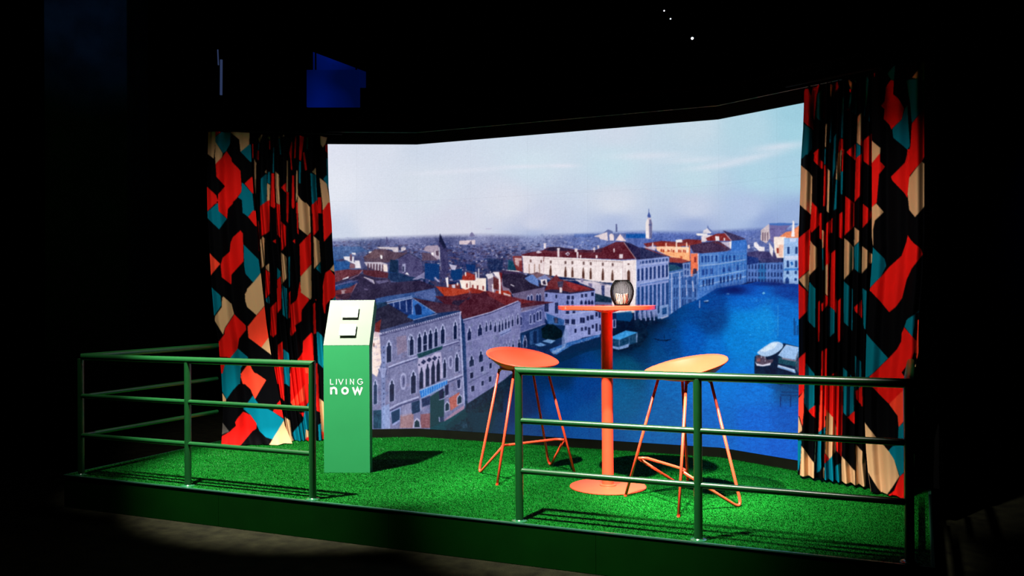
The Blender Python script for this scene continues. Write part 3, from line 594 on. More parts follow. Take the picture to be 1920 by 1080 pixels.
    cv.poly((236, 226, 230), (140, 60), (215, 60), (232, 150), (236, 320), (215, 330), (210, 140), (170, 100)); cv.poly((222, 216, 226), (60, 90), (140, 70), (150, 120), (90, 140)); cv.poly((234, 226, 230), (135, 195), (155, 200), (158, 310), (142, 300)); cv.poly((90, 40, 44), (150, 110), (205, 140), (205, 260), (150, 250)); cv.poly((214, 196, 196), (260, 290), (345, 320), (350, 370), (270, 330))
    cv.line((222, 214, 226), 1.6, (345, 200), (385, 220)); cv.poly((96, 124, 186), (500, 130), (600, 80), (650, 130), (665, 225), (560, 180)); cv.poly((112, 84, 96), (540, 90), (640, 60), (780, 105), (830, 130), (660, 150), (600, 90)); cv.poly((120, 128, 176), (640, 130), (730, 90), (800, 140), (680, 160))
    cv.poly((98, 36, 44), (725, 270), (760, 180), (860, 90), (900, 140), (1180, 220), (1295, 262), (1000, 300), (900, 300)); cv.poly((150, 46, 50), (960, 160), (1240, 240), (1080, 270), (990, 220), al=.8); cv.poly((40, 36, 68), (725, 270), (800, 255), (890, 260), (1020, 290), (1295, 262), (1010, 305), (740, 290)); cv.poly((70, 64, 92), (870, 170), (940, 160), (930, 230), (880, 230)); cv.poly((220, 206, 214), (895, 235), (922, 235), (925, 290), (895, 290))
    cv.poly((226, 216, 222), (680, 145), (750, 140), (762, 215), (690, 205)); cv.poly((50, 40, 64), (700, 170), (730, 150), (745, 200), (712, 200))
    cv.poly((138, 148, 204), (725, 285), (1010, 308), (1295, 270), (1290, 420), (1370, 500), (1360, 760), (1150, 800), (960, 900), (930, 660), (780, 650), (725, 560)); cv.poly((118, 126, 184), (725, 285), (1010, 308), (1005, 640), (940, 660), (725, 580), al=.6)
    for x, y, w, h in [(736, 302, 22, 40), (848, 315, 20, 42), (978, 328, 34, 42), (1030, 328, 26, 42), (1138, 310, 22, 38), (1180, 302, 26, 40), (1252, 288, 28, 42), (725, 410, 46, 98), (842, 405, 38, 120), (965, 498, 36, 34), (1040, 498, 32, 34), (958, 590, 44, 64), (1030, 590, 40, 62), (1125, 572, 54, 60), (1200, 555, 26, 52), (1240, 545, 38, 50), (1062, 700, 24, 44), (1134, 684, 26, 40), (1176, 674, 26, 40), (1215, 685, 28, 80), (1256, 655, 26, 42), (1300, 640, 22, 90), (1340, 650, 18, 70), (1300, 510, 22, 50), (1336, 505, 20, 70)]:
        cv.poly((20, 28, 70), (x, y), (x + w, y), (x + w, y + h), (x, y + h)); cv.poly((110, 126, 186), (x + w * .45, y + 3), (x + w * .55, y + 3), (x + w * .55, y + h), (x + w * .45, y + h), al=.5)
    for x in (985, 1040, 1142, 1190, 1228, 1262): cv.poly((22, 30, 76), (x - 14, 425), (x - 14, 395), (x, 372), (x + 13, 395), (x + 13, 425))
    cv.line((176, 184, 222), 1.2, (960, 540), (1130, 520), (1300, 490)); cv.line((170, 180, 220), 1, (950, 640), (1100, 660), (1200, 640)); cv.poly((26, 76, 140), (740, 520), (950, 600), (940, 670), (760, 640), al=.8); cv.poly((36, 50, 84), (830, 570), (880, 575), (880, 640), (835, 635)); cv.poly((140, 90, 110), (850, 580), (860, 580), (860, 630), (850, 630), al=.5)
    for i, (x, y) in enumerate([(455, 375), (545, 330), (580, 320), (645, 312), (675, 310)]):
        cv.poly((170, 176, 216), (x - 16, y + 115), (x - 16, y + 10), (x, y - 16), (x + 16, y + 10), (x + 16, y + 115)); cv.poly((26, 34, 84), (x - 11, y + 110), (x - 11, y + 15), (x, y - 2), (x + 11, y + 15), (x + 11, y + 110))
    for i, (x, y) in enumerate([(460, 560), (570, 540), (610, 530), (650, 505), (680, 495)]):
        cv.poly((160, 166, 210), (x - 15, y + 110), (x - 15, y + 10), (x, y - 14), (x + 15, y + 10), (x + 15, y + 110)); cv.poly((26, 36, 86), (x - 10, y + 100), (x - 10, y + 15), (x, y), (x + 10, y + 15), (x + 10, y + 100))
    cv.line((150, 150, 190), 1.4, (430, 520), (600, 480), (730, 430)); cv.line((120, 124, 170), 2, (440, 745), (600, 690), (735, 640))
    cv.poly((12, 40, 84), (450, 750), (760, 650), (960, 660), (940, 820), (850, 900), (640, 900), (450, 880)); cv.poly((0, 22, 34), (690, 700), (760, 645), (830, 650), (920, 720), (930, 790), (800, 840), (700, 800)); cv.poly((36, 74, 130), (470, 770), (490, 765), (500, 880), (470, 870)); cv.poly((46, 84, 140), (560, 730), (660, 700), (660, 860), (560, 880), al=.6); cv.poly((10, 30, 70), (510, 760), (550, 740), (556, 880), (510, 870)); cv.poly((10, 30, 70), (600, 730), (640, 720), (640, 860), (600, 860))
    cv.poly((110, 150, 200), (700, 840), (760, 815), (850, 830), (800, 865)); cv.poly((96, 140, 196), (615, 875), (680, 855), (745, 880), (680, 905)); cv.poly((10, 34, 74), (640, 900), (760, 890), (850, 850), (870, 900), (780, 950), (640, 930)); cv.poly((50, 100, 170), (780, 930), (1000, 850), (1350, 760), (1340, 790), (1040, 880), (860, 990), (800, 960)); cv.poly((130, 150, 200), (920, 800), (960, 680), (1000, 760), (960, 900), (920, 920), al=.7); cv.poly((140, 170, 210), (800, 960), (960, 890), (940, 920), (830, 990), al=.6); cv.poly((2, 34, 70), (850, 1000), (1000, 900), (1360, 790), (1470, 780), (1470, 900), (1200, 960), (900, 1080), (850, 1080), al=.75)
    for _ in range(40):
        x = rng.uniform(800, 1340); y = 960 - (x - 800) * .36 + rng.uniform(-22, 22); cv.poly((150, 170, 214), (x, y), (x + 10, y - 4), (x + 10, y + 8), (x, y + 12), al=.55)
    # ---- first zone: near left blocks, seen from above
    cv.at(600, 500)
    cv.poly((44, 36, 66), (165, 320), (620, 250), (780, 210), (1130, 160), (1290, 220), (1290, 330), (600, 400), (300, 400)); cv.poly((84, 40, 54), (180, 270), (400, 200), (330, 360), (180, 380), al=.5)
    cv.poly((52, 82, 140), (620, 360), (760, 330), (1040, 290), (1290, 240), (1310, 330), (1290, 400), (1180, 380), (1050, 350), (740, 400), (640, 420)); cv.poly((96, 106, 160), (1050, 300), (1290, 245), (1300, 330), (1290, 390), (1100, 350), al=.55)
    cv.poly((36, 34, 60), (620, 440), (740, 395), (1060, 350), (1310, 400), (1500, 430), (1600, 490), (1330, 530), (660, 720), (600, 600)); cv.poly((64, 38, 58), (1040, 350), (1300, 400), (1560, 430), (1600, 495), (1330, 530), (1200, 440)); cv.poly((20, 60, 96), (620, 400), (740, 400), (760, 430), (650, 470), (610, 520), al=.7)
    cv.poly((18, 44, 104), (760, 415), (1040, 360), (1040, 545), (980, 545), (820, 450)); cv.poly((46, 100, 176), (1040, 365), (1090, 390), (1300, 520), (1130, 560), (1030, 540)); cv.poly((10, 30, 80), (1060, 440), (1100, 415), (1140, 450), (1145, 540), (1080, 545)); cv.poly((30, 86, 160), (1000, 540), (1130, 550), (1300, 525), (1060, 600), (980, 570)); cv.poly((24, 50, 100), (1045, 600), (1320, 520), (1600, 490), (1330, 590), (1060, 640), al=.7)
    cv.line((176, 190, 226), 1.6, (755, 415), (1040, 352)); cv.line((120, 140, 190), 2.4, (750, 395), (1030, 335)); cv.line((130, 150, 200), 1.2, (1040, 355), (1300, 520)); cv.line((150, 160, 205), 1.2, (1050, 600), (1320, 530))
    for x in (825, 895, 970, 1035): cv.line((150, 160, 206), 1.5, (x, 400 - (x - 825) * .15), (x + 6, 450 + (x - 825) * .4))
    cv.poly((170, 60, 40), (1300, 220), (1600, 250), (1680, 235), (1760, 240), (1990, 330), (1900, 310), (1680, 300), (1560, 330), (1400, 330)); cv.poly((74, 30, 46), (1290, 330), (1500, 330), (1690, 290), (1700, 245), (1900, 280), (2240, 370), (2640, 400), (1920, 520), (1600, 590), (1560, 440), (1400, 420)); cv.poly((140, 46, 40), (1690, 240), (1760, 240), (1860, 270), (1800, 300), (1700, 300)); cv.poly((120, 40, 46), (1860, 265), (2240, 355), (2420, 395), (2100, 440), (1900, 330), al=.7)
    cv.poly((26, 30, 58), (1500, 380), (1680, 370), (1690, 330), (1560, 440), (1480, 420), al=.7); cv.line((150, 100, 110), 1.2, (1668, 250), (1690, 300)); cv.poly((150, 46, 40), (1600, 110), (1640, 80), (1650, 60), (1740, 90), (1750, 150), (1600, 160))
    cv.poly((244, 226, 216), (1570, 150), (1740, 155), (1760, 130), (1870, 130), (1870, 280), (1700, 235), (1640, 260), (1590, 240)); cv.poly((226, 220, 228), (1750, 60), (1762, 60), (1765, 150), (1750, 150)); cv.poly((214, 208, 220), (1780, 20), (1792, 20), (1792, 130), (1780, 130)); cv.poly((240, 226, 222), (1628, 60), (1642, 60), (1645, 105), (1632, 105))
    for x, y in [(1645, 190), (1710, 205), (1765, 210), (1828, 215)]: cv.poly((130, 50, 50), (x, y), (x + 18, y), (x + 18, y + 48), (x, y + 44))
    cv.line((90, 50, 60), .9, (1688, 170), (1690, 235)); cv.poly((120, 50, 48), (1440, 200), (1570, 190), (1580, 245), (1450, 235)); cv.poly((240, 232, 234), (1425, 120), (1442, 120), (1446, 225), (1430, 225)); cv.poly((240, 232, 234), (1540, 180), (1556, 180), (1554, 210), (1540, 210)); cv.poly((200, 196, 214), (1480, 205), (1520, 200), (1520, 240), (1490, 240))
    # near palace facade with pointed windows
    cv.poly((250, 226, 220), (600, 740), (680, 740), (690, 1080), (640, 1300), (585, 1200), (585, 800)); cv.poly((214, 190, 200), (612, 730), (660, 735), (690, 760), (690, 800), (610, 790)); cv.poly((110, 40, 44), (620, 640), (690, 590), (670, 740), (615, 730)); cv.poly((90, 50, 50), (600, 850), (612, 870), (610, 900), (600, 905))
    fac = (116, 118, 160)
    cv.poly(fac, (670, 760), (1580, 510), (1600, 900), (1630, 1580), (1380, 1740), (1300, 1830), (700, 1830), (585, 1830), (585, 1200), (640, 1240), (690, 1080))
    for _ in range(420):
        x = rng.uniform(600, 1610); y = rng.uniform(780, 1800); c = [(132, 132, 178), (100, 104, 150), (126, 112, 142), (96, 112, 160), (140, 140, 186)][rng.integers(5)]
        if y < 760 - (x - 670) * .27: continue
        w = rng.uniform(10, 60); h = rng.uniform(8, 40); cv.poly(c, (x, y), (x + w, y - w * .25), (x + w, y + h - w * .25), (x, y + h), al=.3)
    cv.poly((150, 116, 130), (860, 790), (970, 770), (980, 940), (870, 1000), al=.4); cv.poly((130, 160, 220), (690, 900), (740, 880), (730, 1830), (690, 1830), al=.35)
    cv.line((186, 186, 220), 2.2, (660, 760), (1120, 640), (1590, 510)); cv.line((60, 60, 104), 1.4, (670, 780), (1120, 662), (1590, 535))
    for i in range(36):
        x = 700 + i * 24.5; y = 745 - (x - 670) * .268; cv.poly((30, 34, 76), (x, y + 12), (x + 12, y + 9), (x + 12, y + 20), (x, y + 23))
    cv.line((170, 174, 214), 2.6, (1575, 515), (1590, 880), (1625, 1560)); cv.line((24, 50, 100), 3, (1600, 590), (1615, 900), (1640, 1560))
    for i in range(16): cv.poly((30, 40, 86), (710, 900 + i * 58), (724, 896 + i * 58), (724, 914 + i * 58), (710, 918 + i * 58), al=.8)
    for i in range(10): cv.poly((30, 40, 90), (1560, 640 + i * 60), (1572, 636 + i * 60), (1572, 652 + i * 60), (1560, 656 + i * 60), al=.7)
    def gothic(x, yt, yb, w, c=(16, 28, 66), f=(176, 180, 218), fw=9, sl=-.25):
        h = w / 2
        def q(dx, y): return (x + dx, y + dx * sl)
        cv.poly(f, q(-h - fw, yb), q(-h - fw, yt + 48), q(-h * .55 - fw, yt + 14), q(0, yt - 26), q(h * .55 + fw, yt + 14), q(h + fw, yt + 48), q(h + fw, yb))
        cv.poly(c, q(-h, yb - 4), q(-h, yt + 52), q(-h * .35, yt + 36), q(-h * .5, yt + 16), q(0, yt - 4), q(h * .5, yt + 16), q(h * .35, yt + 36), q(h, yt + 52), q(h, yb - 4))
    cv.at(600, 500)
    gothic(775, 842, 1020, 50); cv.at(600, 500)
    gothic(1015, 775, 1000, 46); gothic(1120, 752, 968, 42); gothic(1182, 730, 950, 42); gothic(1243, 712, 930, 42); gothic(1305, 694, 905, 38); gothic(1380, 665, 870, 40); gothic(1522, 620, 820, 36)
    cv.line((170, 174, 214), 2, (1000, 1005), (1090, 985)); cv.line((170, 174, 214), 2, (1340, 905), (1560, 835)); cv.line((60, 60, 110), 1.4, (1340, 918), (1560, 850)); cv.poly((18, 62, 76), (1090, 985), (1330, 905), (1380, 890), (1370, 930), (1110, 1030)); cv.line((170, 174, 214), 1.2, (1165, 880), (1205, 870))
    cv.at(600, 640)                                             # second floor of the near palace
    cv.line((176, 180, 218), 2.4, (770, 290), (870, 250), (1090, 180)); cv.line((50, 56, 104), 1.6, (780, 305), (880, 268), (1090, 196))
    gothic(775, 10, 240, 52); gothic(1030, -60, 160, 44)
    gothic(622, 445, 710, 40, c=(20, 44, 84)); gothic(808, 440, 680, 50); gothic(1050, 345, 590, 52); gothic(1540, 140, 345, 38); gothic(1402, 200, 415, 34)
    cv.poly((176, 170, 206), (1095, 260), (1110, 190), (1190, 175), (1250, 165), (1290, 130), (1360, 120), (1370, 180), (1380, 410), (1130, 540))
    for x, yt, yb, w in [(1140, 320, 535, 40), (1208, 280, 510, 42), (1272, 250, 485, 40), (1330, 225, 455, 38)]: cv.poly((14, 26, 62), (x - w / 2, yb + 4), (x - w / 2, yt + 48), (x - 8, yt + 16), (x - 4, yt - 24), (x + 8, yt - 28), (x + 12, yt + 8), (x + w / 2, yt + 34), (x + w / 2, yb - 10))
    for x, y in [(1165, 232), (1228, 208), (1290, 190)]:
        for dx, dy in ((0, -14), (0, 14), (-15, 4), (15, -4), (0, 0)): cv.poly((26, 34, 78), *[(x + dx + 12 * math.cos(a), y + dy + 13 * math.sin(a)) for a in np.linspace(0, 6.28, 9)[:-1]])
    for x, y in [(1115, 265), (1340, 180)]: cv.poly((26, 34, 78), *[(x + 11 * math.cos(a), y + 12 * math.sin(a)) for a in np.linspace(0, 6.28, 9)[:-1]])
    for x, y, s in [(938, 450, 1), (1470, 235, .8)]:
        cv.poly((166, 168, 208), *smooth_closed([(x - 38 * s, y - 60 * s), (x, y - 105 * s), (x + 34 * s, y - 70 * s), (x + 28 * s, y + 70 * s), (x, y + 105 * s), (x - 34 * s, y + 70 * s)], 1)); cv.poly((110, 112, 156), *smooth_closed([(x - 24 * s, y - 50 * s), (x, y - 75 * s), (x + 22 * s, y - 50 * s), (x + 18 * s, y + 50 * s), (x, y + 75 * s), (x - 20 * s, y + 50 * s)], 1)); cv.poly((56, 60, 104), (x - 3, y - 40 * s), (x + 10 * s, y - 44 * s), (x + 8 * s, y + 40 * s), (x - 3, y + 44 * s))
    cv.poly((30, 110, 200), (1120, 560), (1430, 440), (1430, 480), (1140, 640)); cv.line((150, 180, 226), 1.4, (1120, 555), (1440, 430)); cv.line((130, 170, 220), 1.4, (1135, 640), (1440, 500))
    for x in range(1150, 1430, 26): cv.line((150, 190, 232), .9, (x, 550 - (x - 1150) * .39), (x + 2, 620 - (x - 1150) * .4))
    cv.line((176, 180, 218), 2.6, (780, 760), (880, 705), (1110, 625)); cv.line((50, 56, 104), 2, (785, 785), (890, 728), (1110, 650)); cv.line((176, 180, 218), 2, (1440, 440), (1610, 370)); cv.line((50, 56, 104), 1.6, (1440, 462), (1610, 392))
    cv.poly((16, 62, 90), (600, 780), (690, 770), (690, 980), (600, 980)); cv.poly((150, 176, 228), (700, 740), (780, 700), (790, 980), (700, 980), al=.6); cv.line((60, 70, 120), 1.4, (655, 310), (690, 390)); cv.line((60, 70, 120), 1.4, (752, 310), (735, 390)); cv.poly((170, 176, 220), (660, 300), (750, 300), (735, 380), (720, 420), (690, 400), al=.7)
    cv.poly((150, 160, 210), (780, 790), (910, 740), (905, 900), (820, 950)); cv.poly((12, 50, 90), (800, 800), (898, 755), (895, 880), (812, 930))
    cv.poly((160, 120, 124), (905, 830), (1050, 800), (1060, 975), (900, 975), al=.85); cv.poly((140, 84, 90), (1130, 820), (1240, 810), (1240, 975), (1130, 975), al=.85); cv.poly((150, 150, 188), (920, 720), (1020, 690), (1030, 820), (915, 850), al=.6)
    cv.poly((14, 46, 84), (1030, 690), (1120, 660), (1125, 790), (1035, 820)); cv.poly((20, 40, 84), (1145, 650), (1240, 610), (1235, 710), (1150, 740)); cv.line((160, 170, 210), 1.6, (1130, 650), (1135, 780)); cv.poly((180, 176, 208), (1040, 975), (1055, 900), (1090, 860), (1125, 885), (1140, 975)); cv.poly((14, 44, 60), (1062, 965), (1066, 905), (1090, 882), (1115, 905), (1122, 965))
    cv.poly((10, 54, 66), (1240, 620), (1330, 560), (1400, 560), (1390, 1000), (1240, 1000)); cv.poly((16, 24, 66), (1335, 560), (1390, 525), (1390, 640), (1345, 655)); cv.poly((16, 24, 66), (1405, 500), (1445, 480), (1445, 595), (1410, 610)); cv.line((170, 170, 210), 1.5, (1340, 660), (1390, 645), (1440, 610))
    cv.poly((176, 96, 90), (1450, 640), (1570, 570), (1560, 720), (1470, 780)); cv.poly((160, 130, 160), (1380, 900), (1500, 800), (1620, 720), (1625, 760), (1400, 905)); cv.poly((176, 176, 214), (1535, 440), (1590, 420), (1590, 530), (1545, 545)); cv.poly((18, 30, 76), (1540, 440), (1582, 425), (1575, 525), (1550, 530))
    for x, y, r in [(1430, 730, 30), (1570, 650, 30)]:
        cv.poly((180, 180, 214), (x - r, y + 70), (x - r, y - 20), (x, y - 60), (x + r, y - 30), (x + r, y + 50)); cv.poly((12, 40, 64), (x - r + 9, y + 58), (x - r + 9, y - 14), (x, y - 44), (x + r - 8, y - 22), (x + r - 8, y + 40))
    cv.poly((24, 44, 80), (1330, 870), (1380, 840), (1400, 900), (1340, 910)); cv.line((170, 170, 206), 1.6, (1340, 850), (1345, 905)); cv.poly((0, 62, 76), (1240, 975), (1400, 900), (1640, 760), (1660, 840), (1500, 960), (1400, 1000), (1240, 1000))
    cv.poly((0, 26, 50), (1640, 700), (1920, 560), (2060, 520), (2060, 800), (1640, 800), al=.85); cv.poly((0, 40, 56), (1620, 780), (1900, 640), (2060, 600), (1900, 1080), (1500, 1080), (1400, 960), al=.6)
    # second palace on the left bank
    cv.at(600, 500)
    cv.poly((118, 120, 168), (1610, 600), (1920, 510), (2225, 385), (2260, 400), (2250, 960), (2220, 1150), (2060, 1280), (1660, 1540), (1620, 1100)); cv.line((176, 178, 214), 1.6, (1610, 598), (1920, 512), (2230, 385)); cv.line((50, 52, 96), 1.2, (1615, 612), (1920, 526), (2230, 400)); cv.poly((20, 50, 100), (1600, 620), (1625, 640), (1640, 900), (1660, 1500), (1630, 1400), al=.9)
    for _ in range(160):
        x = rng.uniform(1640, 2230); y = rng.uniform(640, 1420) - (x - 1640) * .3; c = [(138, 138, 182), (100, 104, 156), (110, 122, 150)][rng.integers(3)]; w = rng.uniform(10, 40); h = rng.uniform(10, 50); cv.poly(c, (x, y), (x + w, y - w * .3), (x + w, y + h - w * .3), (x, y + h), al=.3)
    for x, yt, yb, w in [(1680, 690, 830, 42), (1800, 650, 780, 46), (1872, 625, 735, 26), (1920, 612, 720, 26), (1972, 622, 738, 24), (2020, 608, 738, 20), (2054, 596, 722, 20), (2090, 582, 706, 20), (2124, 570, 692, 18), (2166, 555, 675, 18), (2225, 540, 655, 22)]: gothic(x, yt, yb, w, c=(20, 28, 70), f=(166, 170, 210), fw=6, sl=-.35)
    for x, yt, yb, w in [(1705, 1005, 1125, 50), (1810, 950, 1075, 44), (1915, 940, 1040, 34), (2030, 890, 1000, 12), (2065, 872, 985, 12), (2100, 862, 970, 12), (2132, 852, 955, 14), (2172, 835, 935, 18), (2240, 815, 925, 30), (2305, 790, 915, 34)]: gothic(x, yt, yb, w, c=(18, 30, 66), f=(160, 164, 206), fw=5, sl=-.35)
    for x, y, w, h in [(1690, 1195, 34, 64), (1810, 1125, 28, 60), (1905, 1090, 26, 60), (1700, 1345, 36, 64), (1815, 1290, 26, 54), (1900, 1240, 30, 60), (2020, 1090, 34, 60), (2110, 1010, 36, 70)]: cv.poly((160, 164, 206), (x - 7, y - 5), (x + w + 7, y - 14), (x + w + 7, y + h - 4), (x - 7, y + h + 6)); cv.poly((18, 26, 66), (x, y), (x + w, y - 9), (x + w, y + h - 9), (x, y + h))
    cv.line((150, 152, 196), 2, (1640, 850), (1900, 780), (2230, 700), al=.5); cv.line((60, 64, 110), 1.2, (1670, 1310), (1760, 1260), (1900, 1190), al=.8); cv.poly((128, 140, 190), (2020, 740), (2140, 690), (2150, 730), (2030, 790)); cv.line((60, 66, 120), 1.2, (2030, 770), (2150, 715))
    cv.poly((2, 30, 54), (1660, 1540), (2060, 1280), (2230, 1150), (2260, 1240), (2000, 1460), (1660, 1640))
    # LED texture and photographic grain belong to the picture itself
    isw = (cv.a[..., 0] < 14) & (cv.a[..., 2] > 60)                # plain water keeps its own tone
    bld = ((Y > hz) & ~isw).astype(np.float32)[..., None]
    tex = fnoise(rng, cv.h, cv.w, 5.0, 4.0) * .6 + fnoise(rng, cv.h, cv.w, 2.5, 2.5) * .6 + fnoise(rng, cv.h, cv.w, 26, 20) * .5
    lumi = cv.a.mean(2, keepdims=True)
    streak = fnoise(rng, cv.h, cv.w, 14, 2.2) * .8 + fnoise(rng, cv.h, cv.w, 2.0, 9) * .5
    con = (cv.a - 104) * 1.02 + 103 + tex[..., None] * (9 + .06 * np.clip(255 - lumi, 0, 160)) + streak[..., None] * np.clip(lumi / 9, 0, 13)
    mean = con.mean(2, keepdims=True); con = mean + (con - mean) * 1.0
    cv.a[:] = cv.a * (1 - bld) + con * bld
    cv.a[:] = np.clip(cv.a, 0, 255)
    for _ in range(2):                                              # LED pitch softens the print
        for ax in (0, 1): cv.a[:] = cv.a * .5 + (np.roll(cv.a, 1, ax) + np.roll(cv.a, -1, ax)) * .25
    g = rng.normal(0, 1, (cv.h // 2 + 1, cv.w // 2 + 1)).repeat(2, 0).repeat(2, 1)[:cv.h, :cv.w]
    lum = cv.a.mean(2)
    ampl = np.where(Y < hz, 3.0, 7.0) * np.clip(lum / 60, .3, 1.0)
    cv.a[:] = np.clip(cv.a + (g * ampl)[..., None], 0, 255)
    return cv
# ================================================================= the dark hall (setting)
ZF = -0.218
b = nb(); box(b, -14, 16, -10, 16, ZF - .1, ZF); tag(obj('floor', b, M_CARPET), kind='structure')
b = nb(); box(b, -14, 16, -10, 16, 6.4, 6.5); tag(obj('ceiling', b, M_HALL), kind='structure')
b = nb(); box(b, -14, 16, 15.9, 16, ZF, 6.4); tag(obj('wall_back', b, M_HALL), kind='structure')
b = nb(); box(b, -14, -13.9, -10, 16, ZF, 6.4); tag(obj('wall_left', b, M_HALL), kind='structure')
b = nb(); box(b, 15.9, 16, -10, 16, ZF, 6.4); tag(obj('wall_right', b, M_HALL), kind='structure')
b = nb(); box(b, -14, 16, -10.1, -10, ZF, 6.4); tag(obj('wall_front', b, M_HALL), kind='structure')

# ================================================================= stage
SX0, SX1, SY0, SY1 = -.113, 5.210, -.039, 2.50
st = empty('stage', (0, 0, ZF)); tag(st, 'low dark green stage platform with artificial turf on top, carrying the whole set', 'stage')
def up(o):                                            # parts of the stage are modelled in world coordinates
    o.location.z -= ZF; return o
joints = [SX0, 1.22, 2.44, 3.66, SX1]
for xa, xb in zip(joints[:-1], joints[1:]):
    b = nb(); box(b, xa + .0006, xb - .0006, SY0, SY0 + .018, ZF + .002, -.006, .0008); up(obj('front_board', b, M_STAGE, st))
b = nb(); box(b, SX0, SX0 + .018, SY0 + .02, SY1, ZF + .002, -.006, .001); up(obj('side_board', b, M_STAGE, st))
b = nb(); box(b, SX1 - .018, SX1, SY0 + .02, SY1, ZF + .002, -.006, .001); up(obj('side_board', b, M_STAGE, st))
b = nb(); box(b, SX0 + .02, SX1 - .02, SY0 + .02, SY1, -.024, -.005); up(obj('deck', b, M_STAGE, st))
for nm, a in (('edge_trim', (SX0 - .004, SX1 + .004, SY0 - .004, SY0 + .012)), ('edge_trim', (SX0 - .004, SX0 + .012, SY0 + .012, SY1)), ('edge_trim', (SX1 - .012, SX1 + .004, SY0 + .012, SY1))):
    b = nb(); box(b, a[0], a[1], a[2], a[3], -.006, .0015, .0008); up(obj(nm, b, M_TRIM, st))
# turf: backing sheet and short blades, nobody could count them
def turf():
    rng = np.random.default_rng(3)
    b = nb(); box(b, SX0 + .012, SX1 - .012, SY0 + .012, SY1, -.005, .0012)
    o = up(obj('turf_backing', b, mat('turf backing', (.0004, .098, .006), .8, .1, bump=(120, .5), var=(30, .3)), st))
    n = 330000
    x = rng.uniform(SX0 + .014, SX1 - .014, n); y = rng.uniform(SY0 + .014, 2.32, n)
    gx = ((x - SX0) / .045); gy = ((y - SY0) / .03)
    N1 = fnoise(rng, 120, 140, 1.6, 2.6); N2 = fnoise(rng, 120, 140, 2.0, 5.0); N3 = fnoise(rng, 120, 140, 5.0, 9.0)
    iy, ix = np.clip(gy.astype(int), 0, 119), np.clip(gx.astype(int), 0, 139)
    ang = N1[iy, ix] * .45 + rng.normal(0, .7, n) + 4.4; lean = .003 + .004 * (N2[iy, ix] + 1) * .5 + rng.uniform(0, .005, n)
    h = (.005 + rng.uniform(0, .0045, n)); w = rng.uniform(.0014, .0024, n)
    wa = rng.uniform(0, math.pi, n)
    V = np.zeros((n, 3, 3))
    V[:, 0] = np.c_[x - np.cos(wa) * w, y - np.sin(wa) * w, np.zeros(n)]
    V[:, 1] = np.c_[x + np.cos(wa) * w, y + np.sin(wa) * w, np.zeros(n)]
    V[:, 2] = np.c_[x + np.cos(ang) * lean, y + np.sin(ang) * lean, h]
    me = bpy.data.meshes.new('turf'); me.vertices.add(3 * n); me.vertices.foreach_set('co', V.astype(np.float32).ravel())
    me.loops.add(3 * n); me.loops.foreach_set('vertex_index', np.arange(3 * n, dtype=np.int32)); me.polygons.add(n); me.polygons.foreach_set('loop_start', (np.arange(n) * 3).astype(np.int32)); me.update(calc_edges=True)
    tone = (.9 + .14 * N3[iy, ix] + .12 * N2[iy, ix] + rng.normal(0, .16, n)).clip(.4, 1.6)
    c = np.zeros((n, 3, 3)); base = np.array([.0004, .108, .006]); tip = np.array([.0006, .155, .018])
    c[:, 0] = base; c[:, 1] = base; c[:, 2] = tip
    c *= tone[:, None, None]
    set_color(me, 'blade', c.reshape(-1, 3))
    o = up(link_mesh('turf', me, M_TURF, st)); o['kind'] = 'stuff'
turf()

